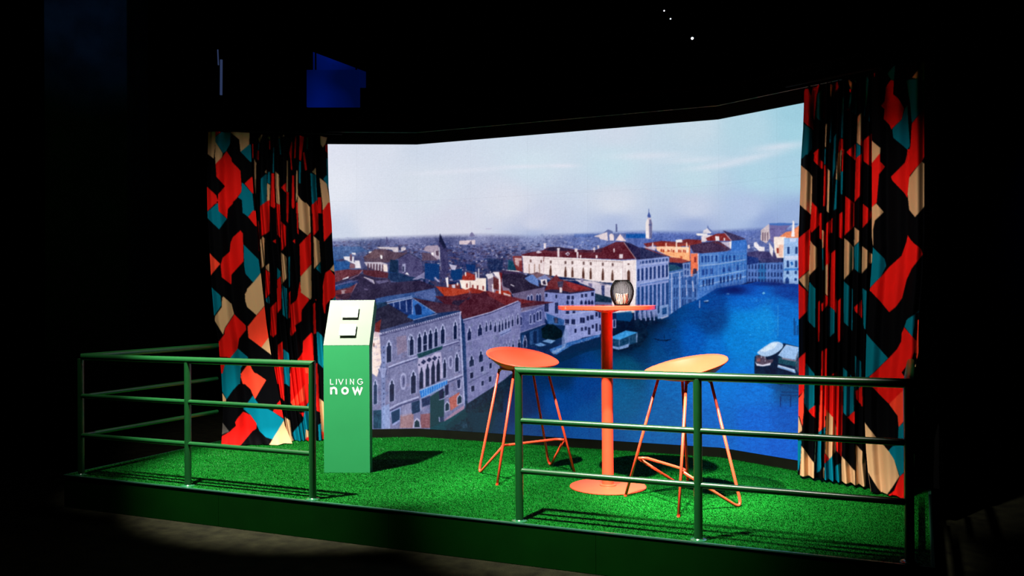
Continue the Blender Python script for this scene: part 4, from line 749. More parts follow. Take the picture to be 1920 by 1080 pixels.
# ================================================================= curved LED wall
PIC = paint_picture(); PIC_IMG = PIC.down()
wall = empty('led_screen', (2.575, 2.25, 0)); tag(wall, 'large three-sided LED video wall showing a canal city under a pale sky', 'screen')
def keep(o, root): o.matrix_parent_inverse = Matrix.Translation(-Vector(root.location)) @ Matrix.Identity(4); return o
ZB, ZT = .072, 2.456
A0, A1 = np.array([1.314, 2.246]), np.array([3.834, 2.246])        # foot of the centre face
wa = math.radians(28.2)
LWD = np.array([-math.cos(wa), -math.sin(wa)]); RWD = np.array([math.cos(wa), -math.sin(wa)])
CW = .504
faces = [(A0, (A1 - A0) / np.linalg.norm(A1 - A0), 5, 5), (A0 + LWD * CW * 2, -LWD, 2, 5), (A1, RWD, 2, 5)]
def cabinets():
    rng = np.random.default_rng(5)
    for P0, d, nc, nr in faces:
        n2 = np.array([d[1], -d[0]])                                # towards the room
        ch = (ZT - ZB) / nr
        for i in range(nc):
            for j in range(nr):
                m = 132; g = .00012
                u = np.linspace(g, CW - g, m); v = np.linspace(ZB + ch * j + g, ZB + ch * (j + 1) - g, m)
                U, Vv = np.meshgrid(u, v)
                XY = P0[None, None] + d[None, None] * (i * CW + U)[..., None]
                V = np.dstack([XY, Vv])
                px, py = sight(V)
                col = srgb_lin(sample(PIC_IMG, PIC.x0, PIC.y0, px, py)) * (1 + rng.normal(0, .005))
                # rim of the cabinet goes back 6 cm so that it is a real box
                Vb = V[[0, -1]]
                me = grid_mesh('led_cabinet', V, m, m)
                uv = me.uv_layers.new(name='UVMap')
                li = np.empty(len(me.loops), np.int32); me.loops.foreach_get('vertex_index', li)
                uu = np.c_[(li % m) / (m - 1), (li // m) / (m - 1)]; uv.data.foreach_set('uv', uu.astype(np.float32).ravel())
                set_color(me, 'picture', col.reshape(-1, 3))
                o = link_mesh('led_cabinet', me, M_LED, wall); keep(o, wall)
                b = nb()
                a = Vector((*(P0 + d * (i * CW + .002)), 0)); c = Vector((*(P0 + d * ((i + 1) * CW - .002)), 0)); nn = Vector((*(-n2), 0))
                vs = [b.verts.new(a + nn * s + Vector((0, 0, zz))) for s in (.002, .06) for zz in (ZB + ch * j + .002, ZB + ch * (j + 1) - .002)]
                ws = [b.verts.new(c + nn * s + Vector((0, 0, zz))) for s in (.002, .06) for zz in (ZB + ch * j + .002, ZB + ch * (j + 1) - .002)]
                for q in ((vs[0], vs[1], ws[1], ws[0]), (vs[2], vs[3], ws[3], ws[2]), (vs[0], vs[2], ws[2], ws[0]), (vs[1], vs[3], ws[3], ws[1]), (vs[0], vs[1], vs[3], vs[2]), (ws[0], ws[1], ws[3], ws[2])): b.faces.new(q)
                obj('cabinet_case', b, M_BLACK, o)
cabinets()
def ribbon(name, z0, z1, t0, t1, parent, m, ext=(2, 2), back=.09):
    """a band that follows the three faces of the wall: t0 in front of, t1 behind the LED plane"""
    for P0, d, nc in ((A0 + LWD * CW * ext[0], -LWD, ext[0]), (A0, np.array([1., 0.]), 5), (A1, RWD, ext[1])):
        n2 = np.array([d[1], -d[0]]); L = nc * CW
        b = nb(); vs = []
        for z in (z0, z1):
            for s, t in ((0, t0), (L, t0), (L, -t1), (0, -t1)):
                p = P0 + d * s + n2 * t; vs.append(b.verts.new((p[0], p[1], z)))
        for q in ((0, 1, 2, 3), (4, 5, 6, 7), (0, 1, 5, 4), (1, 2, 6, 5), (2, 3, 7, 6), (3, 0, 4, 7)): b.faces.new([vs[k] for k in q])
        keep(obj(name, b, m, parent), parent)
M_PL = mat('dark plinth board', (.0022, .0030, .0012), .7, .08, var=(8, .3))
ribbon('plinth', 0.001, ZB - .002, .004, .06, wall, M_PL)
ribbon('header_board', ZT + .002, ZT + .096, .012, .07, wall, M_BLACK)
M_EDGE = mat('thin pale edge strip', (.55, .60, .75), .35, .6, metal=.2, var=(14, .3))  # pale colour stands in for the highlight along the header's top edge
ribbon('header_edge', ZT + .096, ZT + .100, .014, .02, wall, M_EDGE)
# black flats that close the set behind the curtains
fl = empty('scenery_flat', (2.5, 2.4, .012)); tag(fl, 'tall plain black scenery flats standing behind the curtains and the video wall', 'partition')
def flat(p, q, z1, th=.05):
    p, q = np.array(p, float), np.array(q, float); d = (q - p) / np.linalg.norm(q - p); n = np.array([-d[1], d[0]])
    b = nb(); vs = []
    for z in (.012, z1):
        for c in (p, q, q + n * th, p + n * th): vs.append(b.verts.new((c[0], c[1], z)))
    for k in ((0, 1, 2, 3), (4, 5, 6, 7), (0, 1, 5, 4), (1, 2, 6, 5), (2, 3, 7, 6), (3, 0, 4, 7)): b.faces.new([vs[i] for i in k])
    keep(obj('panel', b, M_BLACK, fl), fl)
sp = A0 + LWD * 1.008
flat(sp + LWD * .56 + np.array([-.05, .12]), A0 + np.array([-.05, .12]), 2.74)
flat(A0 + np.array([-.05, .12]), A1 + np.array([.05, .12]), 2.74)
flat(A1 + np.array([.05, .12]), A1 + RWD * 1.56 + np.array([.05, .12]), 2.74)
# ================================================================= patterned curtains
CL_R, CL_C, CL_T, CL_B, CL_K = (208, 20, 16), (236, 62, 40), (0, 100, 122), (194, 152, 112), (2, 2, 4)
def paint_left():
    cv = Canvas(370, 225, 650, 860, 2); cv.a[:] = CL_K
    R, C, T, B, K = CL_R, CL_C, CL_T, CL_B, CL_K
    P = lambda c, *p: cv.poly(c, *p)
    cv.at(370, 220)
    P(B, (110, 80), (205, 80), (205, 290), (185, 465), (100, 400)); P(R, (205, 80), (262, 80), (262, 168), (225, 205), (205, 215)); P(T, (205, 215), (262, 170), (262, 80), (380, 80), (370, 300), (325, 380), (290, 405), (205, 275)); P(B, (205, 275), (285, 405), (275, 450), (205, 525), (198, 430))
    P(R, (330, 380), (275, 450), (205, 525), (215, 670), (310, 775), (235, 865), (230, 960), (240, 1080), (340, 1080), (345, 1010), (440, 915), (500, 830), (485, 600), (390, 500), (385, 460))
    P(B, (375, 80), (590, 80), (585, 305), (485, 388), (470, 250), (375, 170)); P(T, (585, 305), (485, 388), (595, 500), (640, 500), (640, 300)); P(R, (60, 785), (118, 785), (215, 880), (232, 940), (110, 1055), (60, 1080))
    P(T, (232, 965), (115, 1065), (60, 1080), (262, 1080), (240, 1060)); P(T, (500, 735), (520, 745), (620, 860), (640, 1050), (600, 1080), (510, 1080), (500, 930), (455, 900), (495, 840)); P(R, (640, 665), (605, 675), (530, 745), (612, 850), (640, 860)); P(R, (628, 1045), (600, 1080), (650, 1080))
    cv.at(370, 380)
    P(R, (60, 0), (232, 0), (190, 20), (115, 98), (60, 120)); P(R, (240, 0), (410, 0), (345, 70), (335, 180), (240, 95)); P(T, (225, 5), (118, 98), (60, 120), (60, 180), (120, 180), (245, 300), (330, 182), (240, 95)); P(T, (503, 0), (628, 0), (622, 85), (570, 160), (508, 110)); P(R, (630, 90), (570, 160), (650, 262), (680, 270), (680, 90))
    P(R, (485, 312), (512, 345), (520, 660), (385, 810), (385, 900), (375, 918), (275, 840), (262, 700), (285, 620), (365, 550), (375, 450), (400, 390)); P(C, (60, 520), (137, 565), (258, 690), (150, 820), (60, 850)); P(T, (520, 470), (690, 640), (710, 790), (630, 900), (540, 800), (525, 700))
    P(B, (750, 750), (710, 795), (635, 890), (560, 970), (535, 1080), (790, 1080)); P(T, (100, 900), (165, 955), (262, 1050), (265, 1080), (100, 1080)); P(B, (292, 1055), (310, 1080), (275, 1080))
    cv.at(370, 540)
    P(T, (100, 0), (168, 0), (262, 85), (272, 195), (195, 310), (100, 300)); P(B, (293, 95), (385, 180), (412, 290), (310, 450), (290, 525), (198, 370), (200, 320), (275, 215), (278, 130)); P(R, (415, 295), (545, 420), (550, 470), (470, 570), (450, 690), (375, 780), (255, 775), (180, 780), (180, 680), (245, 600), (305, 520), (310, 460))
    P(B, (535, 70), (575, 0), (790, 0), (800, 200), (755, 200), (665, 305), (560, 215), (540, 150)); P(C, (800, 150), (755, 205), (665, 310), (565, 435), (575, 560), (720, 668), (800, 560), (860, 400)); P(B, (860, 500), (800, 560), (720, 668), (835, 755), (890, 780))
    P(T, (455, 680), (575, 780), (490, 900), (480, 1080), (200, 1080), (275, 1000), (285, 900), (375, 780)); P(R, (180, 800), (310, 860), (275, 1000), (180, 1000)); P(C, (560, 870), (600, 870), (615, 910), (640, 950), (775, 1035), (745, 1080), (510, 1080), (485, 1000), (500, 950))
    cv.at(370, 700)
    P(T, (200, 0), (475, 0), (475, 110), (400, 190), (330, 290), (290, 220), (200, 100)); P(B, (230, 180), (290, 230), (325, 290), (325, 320), (230, 330)); P(C, (485, 0), (665, 0), (775, 75), (700, 200), (650, 290), (620, 230), (600, 180), (500, 90))
    P(T, (625, 250), (690, 345), (850, 430), (978, 520), (870, 740), (850, 745), (770, 720), (700, 650), (660, 560), (600, 470), (515, 400), (560, 340)); P(R, (935, 300), (895, 345), (850, 430), (985, 515), (1060, 460), (960, 400))
    P(R, (515, 430), (600, 470), (665, 560), (665, 620), (620, 650), (560, 720), (470, 830), (200, 860), (200, 760), (275, 710), (360, 660), (435, 590), (425, 550), (455, 500)); P(B, (980, 520), (810, 805), (800, 860), (1200, 860), (1095, 765), (1060, 700), (1055, 560), (1000, 490)); P((70, 66, 64), (290, 560), (360, 655), (200, 720), (200, 500))
    outer = cv.down()
    cv.a[:] = CL_K
    cv.at(370, 220)
    P(R, (610, 300), (630, 300), (630, 460), (612, 460)); P(B, (685, 240), (720, 150), (738, 185), (700, 290)); P(T, (685, 290), (700, 290), (690, 370), (680, 370)); P(R, (672, 370), (692, 375), (690, 470), (680, 490), (668, 460)); P(B, (780, 200), (805, 152), (822, 180), (818, 260), (800, 230)); P(R, (808, 260), (822, 260), (822, 360), (810, 360))
    P(T, (855, 340), (868, 340), (868, 625), (848, 625)); P(B, (912, 235), (930, 165), (1000, 152), (975, 215)); P(T, (912, 240), (930, 240), (945, 420), (925, 420)); P(B, (640, 465), (662, 510), (655, 880), (645, 880)); P(R, (640, 880), (655, 880), (650, 1080), (640, 1080)); P(R, (1035, 400), (1060, 270), (1070, 280), (1060, 470), (1070, 590), (1055, 590), (1050, 480))
    P(R, (1100, 170), (1120, 170), (1105, 460), (1090, 460)); P(R, (1150, 175), (1205, 180), (1165, 490), (1145, 480)); P(R, (1185, 400), (1205, 390), (1235, 590), (1210, 600)); P(T, (1235, 165), (1255, 165), (1245, 360), (1230, 360)); P(T, (1145, 495), (1165, 495), (1160, 745), (1142, 740)); P(B, (1005, 485), (1018, 485), (1018, 840), (1002, 835)); P(B, (1115, 600), (1128, 600), (1130, 880), (1110, 960))
    P(B, (755, 620), (778, 585), (778, 630)); P(T, (715, 690), (765, 640), (780, 640), (778, 945), (710, 1000)); P(T, (795, 620), (820, 610), (822, 750), (788, 740)); P(B, (785, 740), (822, 760), (815, 925), (780, 965)); P(R, (835, 630), (868, 630), (875, 1010), (862, 1025), (825, 985)); P(B, (878, 605), (922, 650), (928, 985), (888, 965)); P(R, (885, 970), (928, 990), (932, 1080), (888, 1080))
    P(R, (942, 790), (998, 735), (998, 850)); P(R, (1003, 840), (1025, 840), (1025, 1080), (1003, 1080)); P(R, (1068, 655), (1088, 655), (1095, 1010), (1078, 1030), (1062, 1000)); P(R, (1112, 960), (1128, 965), (1130, 1080), (1112, 1080)); P(R, (708, 1000), (775, 945), (815, 930), (812, 1080), (708, 1080)); P(B, (1130, 870), (1170, 930), (1240, 985), (1268, 1040), (1268, 1080), (1128, 1080))
    P(B, (1290, 615), (1330, 565), (1335, 650)); P(T, (1272, 625), (1335, 650), (1350, 930), (1290, 985)); P(R, (1345, 930), (1355, 1030), (1355, 1080), (1290, 1080), (1285, 990)); P(R, (1355, 900), (1395, 900), (1400, 1080), (1360, 1080)); P(B, (1375, 680), (1455, 745), (1500, 980), (1415, 1045)); P(T, (1415, 695), (1450, 650), (1500, 700), (1510, 900), (1455, 750))
    P(B, (1380, 150), (1500, 150), (1460, 230), (1440, 300), (1410, 340), (1385, 300)); P(R, (1440, 310), (1500, 300), (1500, 440), (1440, 380)); P(R, (1530, 940), (1480, 970), (1415, 1050), (1415, 1080), (1560, 1080)); P(T, (1450, 460), (1500, 460), (1510, 760), (1460, 740))
    cv.at(370, 380)
    P(B, (655, 175), (685, 210), (660, 215)); P(R, (660, 215), (690, 205), (705, 545), (685, 545)); P(R, (705, 60), (770, 0), (815, 0), (810, 320), (770, 350), (715, 380)); P(R, (885, 10), (930, 20), (935, 400), (900, 360)); P(R, (835, 0), (880, 0), (865, 65), (825, 40)); P(R, (940, 210), (998, 265), (1000, 480), (945, 545)); P(R, (1060, 0), (1090, 0), (1085, 60), (1065, 60)); P(R, (1003, 0), (1028, 0), (1020, 230), (1005, 210))
    P(R, (1115, 0), (1130, 0), (1140, 360), (1125, 340)); P(B, (1130, 0), (1225, 0), (1268, 50), (1275, 330), (1240, 370), (1145, 290)); P(R, (1275, 340), (1240, 372), (1150, 470), (1160, 830), (1175, 820), (1280, 690)); P(R, (1290, 20), (1330, 0), (1355, 30), (1362, 310), (1305, 375)); P(B, (1410, 0), (1470, 0), (1465, 40), (1410, 85)); P(R, (1470, 0), (1560, 0), (1560, 300), (1515, 330), (1425, 440), (1410, 90))
    P(B, (735, 378), (758, 400), (755, 705), (715, 755), (708, 420)); P(R, (848, 435), (885, 410), (885, 460)); P(R, (1070, 435), (1100, 410), (1100, 458)); P(B, (770, 715), (808, 682), (808, 780), (770, 740)); P(R, (765, 750), (812, 785), (818, 1020), (768, 1075)); P(T, (900, 730), (932, 770), (935, 830), (900, 860)); P(R, (900, 870), (940, 830), (942, 1080), (905, 1080)); P(B, (945, 560), (1000, 610), (1008, 845), (950, 920)); P(T, (955, 925), (1008, 970), (1005, 1080), (950, 1080))
    P(R, (1025, 1030), (1050, 990), (1045, 1080), (1025, 1080)); P(T, (1025, 620), (1040, 600), (1045, 940), (1030, 960)); P(B, (1280, 695), (1160, 835), (1160, 970), (1250, 1070), (1285, 1060)); P(R, (1155, 880), (1165, 980), (1245, 1075), (1130, 1080), (1130, 1030)); P(B, (1308, 375), (1370, 430), (1385, 660), (1315, 745)); P(T, (1382, 665), (1335, 740), (1390, 800)); P(B, (1600, 660), (1540, 690), (1490, 755), (1545, 780), (1600, 800)); P(R, (1490, 755), (1555, 830), (1620, 850), (1620, 1080), (1415, 1080), (1410, 940), (1440, 790)); P(T, (1600, 1035), (1555, 1045), (1530, 1080), (1600, 1080))
    cv.at(370, 540)
    P(R, (768, 0), (812, 0), (812, 70), (768, 120)); P(T, (770, 120), (808, 90), (815, 170), (800, 180), (772, 150)); P(R, (898, 0), (945, 0), (945, 230), (900, 285)); P(R, (825, 220), (892, 150), (890, 520), (850, 558), (822, 530)); P(T, (955, 0), (1005, 0), (1018, 355), (960, 300)); P(R, (1025, 60), (1048, 35), (1045, 330), (1030, 340)); P(R, (1050, 190), (1110, 140), (1160, 0), (1165, 40), (1260, 130), (1175, 250), (1172, 370), (1100, 420), (1110, 480), (1060, 545), (1048, 530))
    P(B, (1168, 0), (1285, 0), (1285, 110), (1270, 130), (1165, 50)); P(R, (1300, 180), (1325, 165), (1335, 510), (1305, 520)); P(R, (1325, 125), (1345, 130), (1335, 145)); P(R, (1405, 180), (1415, 0), (1620, 0), (1620, 40), (1550, 60), (1450, 190), (1440, 290), (1425, 280)); P(T, (1620, 60), (1555, 90), (1510, 135), (1620, 150)); P(T, (1340, 500), (1360, 490), (1425, 560), (1420, 905), (1355, 840)); P(R, (905, 640), (960, 600), (968, 1080), (915, 1080)); P(T, (970, 685), (1035, 740), (1035, 1080), (975, 1080))
    P(R, (1190, 600), (1285, 500), (1300, 520), (1308, 810), (1310, 1080), (1048, 1080), (1048, 900), (1130, 805), (1185, 720)); P(R, (865, 885), (910, 885), (930, 1080), (890, 1080)); P(C, (1210, 900), (1258, 900), (1255, 1080), (1240, 1080)); P(R, (1325, 850), (1350, 845), (1355, 1080), (1330, 1080))
    cv.at(370, 700)
    P(C, (1050, 330), (1210, 120), (1215, 370), (1080, 375)); P(R, (1045, 0), (1210, 0), (1205, 130), (1050, 330)); P(R, (1100, 380), (1215, 370), (1250, 320), (1250, 0), (1210, 0), (1210, 300)); P(R, (900, 0), (970, 0), (978, 310), (935, 270)); P(T, (975, 0), (1040, 0), (1040, 150), (980, 110)); P(T, (1255, 320), (1210, 400), (1190, 530), (1070, 670), (1080, 720), (1110, 800), (1250, 790), (1225, 640), (1255, 630))
    P(B, (1220, 630), (1258, 650), (1258, 710), (1218, 760)); P(R, (1218, 730), (1258, 710), (1260, 790), (1218, 790)); P(R, (1150, 445), (1205, 440), (1195, 495)); P(R, (1335, 0), (1360, 0), (1365, 200), (1380, 440), (1340, 420)); P(B, (1370, 280), (1450, 340), (1450, 680), (1395, 650), (1380, 450)); P(T, (1360, 580), (1390, 560), (1395, 790), (1370, 790)); P(C, (1395, 650), (1450, 680), (1450, 790), (1405, 740)); P(B, (985, 490), (1040, 530), (1060, 700), (1095, 780), (1000, 800))
    return cv, outer, cv.down()
def paint_right():
    cv = Canvas(1450, 80, 1750, 960, 2); cv.a[:] = CL_K
    R, C, T, B, K = CL_R, CL_C, CL_T, CL_B, CL_K
    P = lambda c, *p: cv.poly(c, *p)
    cv.at(1460, 110)                                             # pleated part first
    P(R, (300, 340), (335, 340), (365, 420), (375, 600), (390, 805), (285, 715), (240, 690), (240, 480)); P(R, (385, 290), (460, 290), (430, 420), (400, 700), (370, 600), (365, 420)); P(T, (440, 400), (485, 340), (485, 720), (415, 650)); P(T, (220, 700), (280, 730), (375, 800), (370, 1020), (325, 1080), (200, 1080), (220, 900)); P(R, (505, 370), (515, 370), (512, 670), (500, 670)); P(B, (575, 290), (610, 290), (600, 440), (585, 420))
    P(R, (625, 245), (660, 245), (680, 320), (635, 400), (625, 550), (600, 550), (605, 400), (640, 330)); P(T, (600, 560), (620, 555), (615, 800), (590, 950), (575, 945)); P(T, (700, 430), (735, 435), (720, 890), (680, 890)); P(R, (590, 1010), (615, 1010), (612, 1080), (590, 1080)); P(T, (650, 840), (640, 1080), (620, 1080), (620, 890)); P(B, (530, 740), (562, 720), (550, 1010), (522, 990)); P(T, (525, 1010), (548, 1010), (545, 1080), (520, 1080)); P(R, (395, 1060), (465, 1000), (468, 1080), (398, 1080))
    P(R, (685, 890), (722, 905), (722, 1030), (700, 1040), (670, 1080), (672, 1000)); P(B, (710, 1030), (710, 1080), (670, 1080)); P(R, (735, 1010), (750, 1030), (748, 1080), (722, 1080)); P(B, (765, 215), (830, 270), (835, 340), (820, 355)); P(B, (820, 205), (880, 260), (862, 290)); P(R, (795, 340), (815, 345), (815, 385), (795, 370)); P(T, (855, 290), (840, 400), (795, 560), (780, 550), (810, 400)); P(R, (770, 570), (785, 550), (790, 580), (775, 585)); P(T, (885, 450), (875, 620), (860, 635), (820, 600), (850, 500))
    P(B, (890, 650), (940, 600), (932, 985), (880, 945)); P(T, (875, 950), (930, 990), (920, 1080), (875, 1080)); P(R, (762, 1050), (865, 955), (865, 1080), (790, 1080)); P(T, (985, 180), (1015, 235), (1000, 400), (970, 650), (955, 640)); P(T, (1050, 480), (1052, 740), (1012, 700), (1025, 560)); P(R, (945, 930), (1050, 835), (1080, 835), (1080, 1080), (945, 1080))
    cv.at(1460, 280)
    P(T, (200, 0), (365, 0), (265, 105), (200, 120)); P(R, (405, 30), (440, 0), (468, 0), (470, 120), (500, 140), (500, 215), (480, 220), (395, 130)); P(B, (200, 130), (255, 180), (345, 260), (380, 310), (375, 580), (362, 735), (240, 625), (200, 600)); P(T, (520, 0), (545, 0), (540, 165), (515, 170)); P(R, (515, 180), (548, 165), (545, 400), (525, 640), (502, 640)); P(B, (552, 215), (582, 250), (580, 735), (540, 690)); P(R, (590, 0), (612, 0), (612, 260), (588, 300))
    P(T, (620, 0), (640, 0), (640, 200), (610, 330), (605, 480), (595, 480), (588, 310)); P(B, (665, 45), (710, 0), (700, 200), (685, 365), (645, 335)); P(R, (720, 0), (748, 0), (738, 240), (710, 250)); P(T, (700, 250), (732, 245), (715, 510), (698, 500)); P(T, (648, 340), (685, 368), (660, 660), (620, 690)); P(R, (765, 35), (800, 0), (865, 0), (862, 128)); P(T, (872, 0), (930, 0), (935, 45), (872, 100)); P(R, (870, 100), (932, 50), (935, 500), (855, 595)); P(R, (945, 0), (1080, 0), (1080, 200), (1040, 200), (948, 125))
    P(R, (740, 515), (850, 605), (850, 860), (738, 975)); P(R, (945, 608), (1080, 720), (1080, 760), (1045, 775), (940, 890)); P(R, (375, 590), (450, 670), (455, 850), (370, 940), (355, 880)); P(R, (455, 720), (485, 715), (485, 1020), (460, 1000)); P(R, (530, 840), (608, 770), (605, 940), (580, 940), (578, 1080), (525, 1080), (520, 920)); P(B, (490, 905), (525, 935), (520, 1080), (492, 1080)); P(R, (680, 730), (720, 700), (720, 1015), (680, 985))
    P(B, (855, 875), (922, 930), (922, 1020), (855, 1080)); P(B, (735, 990), (815, 1075), (735, 1080)); P(T, (920, 1025), (865, 1080), (918, 1080)); P(R, (180, 1040), (225, 1000), (358, 885), (355, 1080), (180, 1080)); P(B, (358, 1025), (395, 1080), (355, 1080))
    cv.at(1460, 450)
    P(R, (180, 0), (350, 0), (345, 330), (225, 440), (180, 470)); P(B, (345, 340), (228, 445), (330, 585)); P(B, (358, 15), (435, 95), (440, 300), (345, 400), (340, 340)); P(R, (180, 470), (228, 495), (330, 590), (320, 800), (235, 890), (180, 900)); P(T, (345, 465), (415, 550), (410, 985), (325, 910), (320, 800)); P(B, (490, 0), (520, 0), (515, 80), (492, 95)); P(T, (492, 95), (515, 95), (512, 340), (495, 340)); P(R, (525, 0), (575, 0), (572, 260), (520, 295))
    P(B, (520, 295), (560, 262), (555, 635), (512, 590)); P(R, (510, 600), (555, 640), (550, 730), (500, 800), (485, 800), (480, 720), (505, 700)); P(R, (595, 150), (655, 95), (655, 760), (650, 830), (565, 740), (575, 500), (590, 300)); P(T, (562, 735), (630, 790), (630, 1030), (565, 1080)); P(B, (735, 0), (770, 0), (840, 80), (840, 325), (728, 455)); P(T, (728, 458), (835, 555), (830, 1020), (735, 925)); P(B, (850, 0), (915, 0), (852, 70)); P(T, (852, 75), (915, 15), (920, 385), (855, 325))
    P(B, (935, 62), (1060, 165), (1060, 250), (1035, 265), (935, 380)); P(R, (435, 700), (465, 680), (460, 1080), (430, 1080)); P(R, (665, 690), (722, 630), (722, 1080), (665, 1080)); P(R, (850, 760), (935, 672), (940, 880), (860, 800)); P(T, (945, 542), (1000, 580), (992, 1020), (955, 960))
    cv.at(1460, 600)
    P(R, (180, 460), (230, 430), (305, 360), (295, 610), (290, 720), (285, 800), (180, 900)); P(T, (305, 480), (400, 600), (405, 620), (400, 970), (335, 1020), (290, 940), (295, 720), (298, 620)); P(T, (325, 0), (410, 0), (405, 90)); P(R, (430, 0), (460, 0), (455, 240), (430, 250)); P(T, (560, 0), (632, 0), (632, 140), (562, 205)); P(R, (665, 0), (720, 0), (720, 205), (668, 258)); P(T, (735, 0), (835, 0), (825, 120)); P(T, (955, 0), (992, 0), (990, 120), (960, 90))
    P(R, (485, 350), (545, 315), (545, 640), (480, 640)); P(R, (475, 680), (720, 690), (715, 1080), (460, 1080), (470, 725)); P(R, (595, 620), (652, 575), (655, 625)); P(T, (725, 530), (820, 630), (848, 740), (845, 1030), (785, 1080), (735, 1030)); P(T, (860, 400), (930, 470), (935, 740), (865, 800)); P(C, (180, 900), (235, 870), (285, 795), (280, 1080), (180, 1080)); P(R, (335, 1020), (415, 955), (410, 1080), (380, 1080)); P(C, (475, 800), (510, 780), (500, 1080), (460, 1080)); P(B, (535, 1000), (590, 1080), (535, 1080)); P(R, (855, 1025), (855, 1080), (790, 1080)); P(R, (862, 800), (942, 742), (945, 970), (870, 890))
    cv.at(1460, 760)
    P(C, (180, 0), (282, 0), (270, 240), (235, 120), (180, 100)); P(B, (180, 60), (228, 130), (265, 250), (262, 290), (200, 330)); P(T, (295, 0), (390, 0), (330, 58)); P(R, (415, 0), (330, 60), (410, 145)); P(C, (460, 0), (520, 0), (525, 240), (450, 300)); P(T, (450, 300), (525, 245), (520, 320), (490, 405), (480, 700), (465, 740), (422, 762), (440, 400)); P(R, (520, 0), (720, 0), (715, 345), (712, 415), (708, 580), (650, 510), (645, 180), (610, 140), (535, 45))
    P(B, (535, 45), (625, 150), (650, 250), (640, 520), (575, 605), (522, 540), (527, 400)); P(T, (728, 0), (848, 0), (845, 70), (770, 130), (730, 80)); P(R, (855, 70), (770, 135), (855, 212)); P(R, (920, 0), (945, 0), (940, 12)); P(T, (180, 395), (258, 395), (250, 600), (230, 720), (178, 780), (140, 900), (140, 600)); P(B, (258, 455), (400, 650), (395, 830), (375, 900), (340, 920), (235, 900)); P(B, (410, 400), (418, 400), (408, 640), (400, 640)); P(R, (520, 545), (572, 605), (520, 650))
    P(T, (520, 655), (615, 560), (620, 760), (610, 990), (515, 990)); P(B, (500, 700), (515, 700), (512, 880), (495, 880)); P(R, (495, 880), (512, 885), (510, 990), (498, 990)); P(T, (635, 690), (695, 645), (690, 990), (632, 990)); P(B, (710, 570), (860, 740), (860, 1060), (705, 1060)); P(B, (868, 435), (945, 520), (975, 620), (975, 1060), (870, 1060), (870, 920)); P(R, (865, 920), (920, 1000), (868, 1060))
    inner = cv.down().copy()
    cv.a[:] = CL_K                                               # the flat outer panel
    cv.at(1460, 110)
    P(R, (1070, 170), (1088, 155), (1080, 220)); P(B, (1030, 900), (1052, 925), (1145, 1005), (1140, 1080), (1030, 1080)); P(T, (1220, 170), (1250, 135), (1315, 60), (1298, 250), (1265, 235)); P(R, (1265, 235), (1298, 250), (1290, 400), (1350, 450), (1410, 560), (1385, 680), (1270, 795), (1245, 740), (1180, 680), (1190, 570), (1150, 530), (1190, 480), (1205, 320))
    P(T, (1450, 525), (1460, 700), (1480, 980), (1450, 1025), (1290, 890), (1280, 790), (1380, 690), (1420, 560)); P(B, (1600, 40), (1700, 40), (1700, 250), (1640, 250), (1560, 225), (1502, 215), (1560, 140)); P(T, (1437, 250), (1460, 235), (1560, 228), (1640, 250), (1700, 260), (1700, 500), (1640, 550), (1500, 725), (1480, 500)); P(R, (1700, 500), (1643, 550), (1500, 730), (1485, 980), (1450, 1080), (1700, 1080))
    cv.at(1460, 280)
    P(B, (1030, 0), (1145, 0), (1140, 45), (1055, 150), (1030, 170)); P(R, (1140, 45), (1050, 155), (1030, 170), (1030, 650), (1050, 650), (1105, 600), (1130, 280), (1195, 195), (1140, 135)); P(B, (1100, 610), (1050, 650), (1030, 660), (1030, 1080), (1065, 1080), (1065, 900), (1085, 800), (1180, 705))
    P(R, (1450, 0), (1700, 0), (1700, 90), (1635, 90), (1605, 140), (1480, 290), (1448, 550), (1420, 500), (1280, 350), (1265, 310), (1420, 150), (1445, 60)); P(B, (1605, 138), (1700, 200), (1700, 640), (1640, 640), (1535, 762), (1470, 680), (1452, 500), (1470, 320)); P(R, (1453, 965), (1490, 1020), (1545, 1080), (1430, 1080))
    cv.at(1460, 450)
    P(B, (1030, 0), (1060, 0), (1055, 80), (1030, 80)); P(T, (1040, 60), (1060, 80), (1190, 210), (1210, 290), (1150, 410), (1025, 540), (1000, 540), (1000, 60)); P(R, (1445, 0), (1480, 0), (1600, 100), (1620, 160), (1500, 320), (1440, 450), (1390, 650), (1320, 750), (1245, 812), (1150, 700), (1040, 580), (1000, 560), (1025, 545), (1160, 400), (1250, 300), (1380, 180)); P(T, (1600, 790), (1540, 820), (1530, 960), (1500, 1075), (1415, 975), (1450, 890)); P(R, (1412, 980), (1500, 1080), (1388, 1080))
    cv.at(1460, 600)
    P(T, (960, 120), (990, 155), (1060, 240), (1235, 430), (1020, 635), (940, 680)); P(R, (1415, 85), (1515, 200), (1560, 250), (1500, 440), (1385, 590), (1425, 650), (1450, 760), (1000, 700), (1020, 640), (1230, 440), (1330, 330), (1380, 240), (1385, 150)); P(T, (1440, 0), (1530, 0), (1505, 190), (1420, 80)); P(B, (1530, 500), (1440, 650), (1520, 680), (1600, 500)); P(C, (1560, 0), (1620, 0), (1620, 460), (1560, 440), (1530, 400), (1550, 220), (1560, 100))  # last coral strip paints the lit crumple of the outer edge
    P(R, (1020, 720), (1405, 700), (1405, 800), (1370, 820), (1330, 880), (1240, 940)); P(C, (1480, 720), (1405, 790), (1350, 840), (1240, 945), (1320, 1040), (1340, 1080), (1480, 1080))
    cv.at(1460, 760)
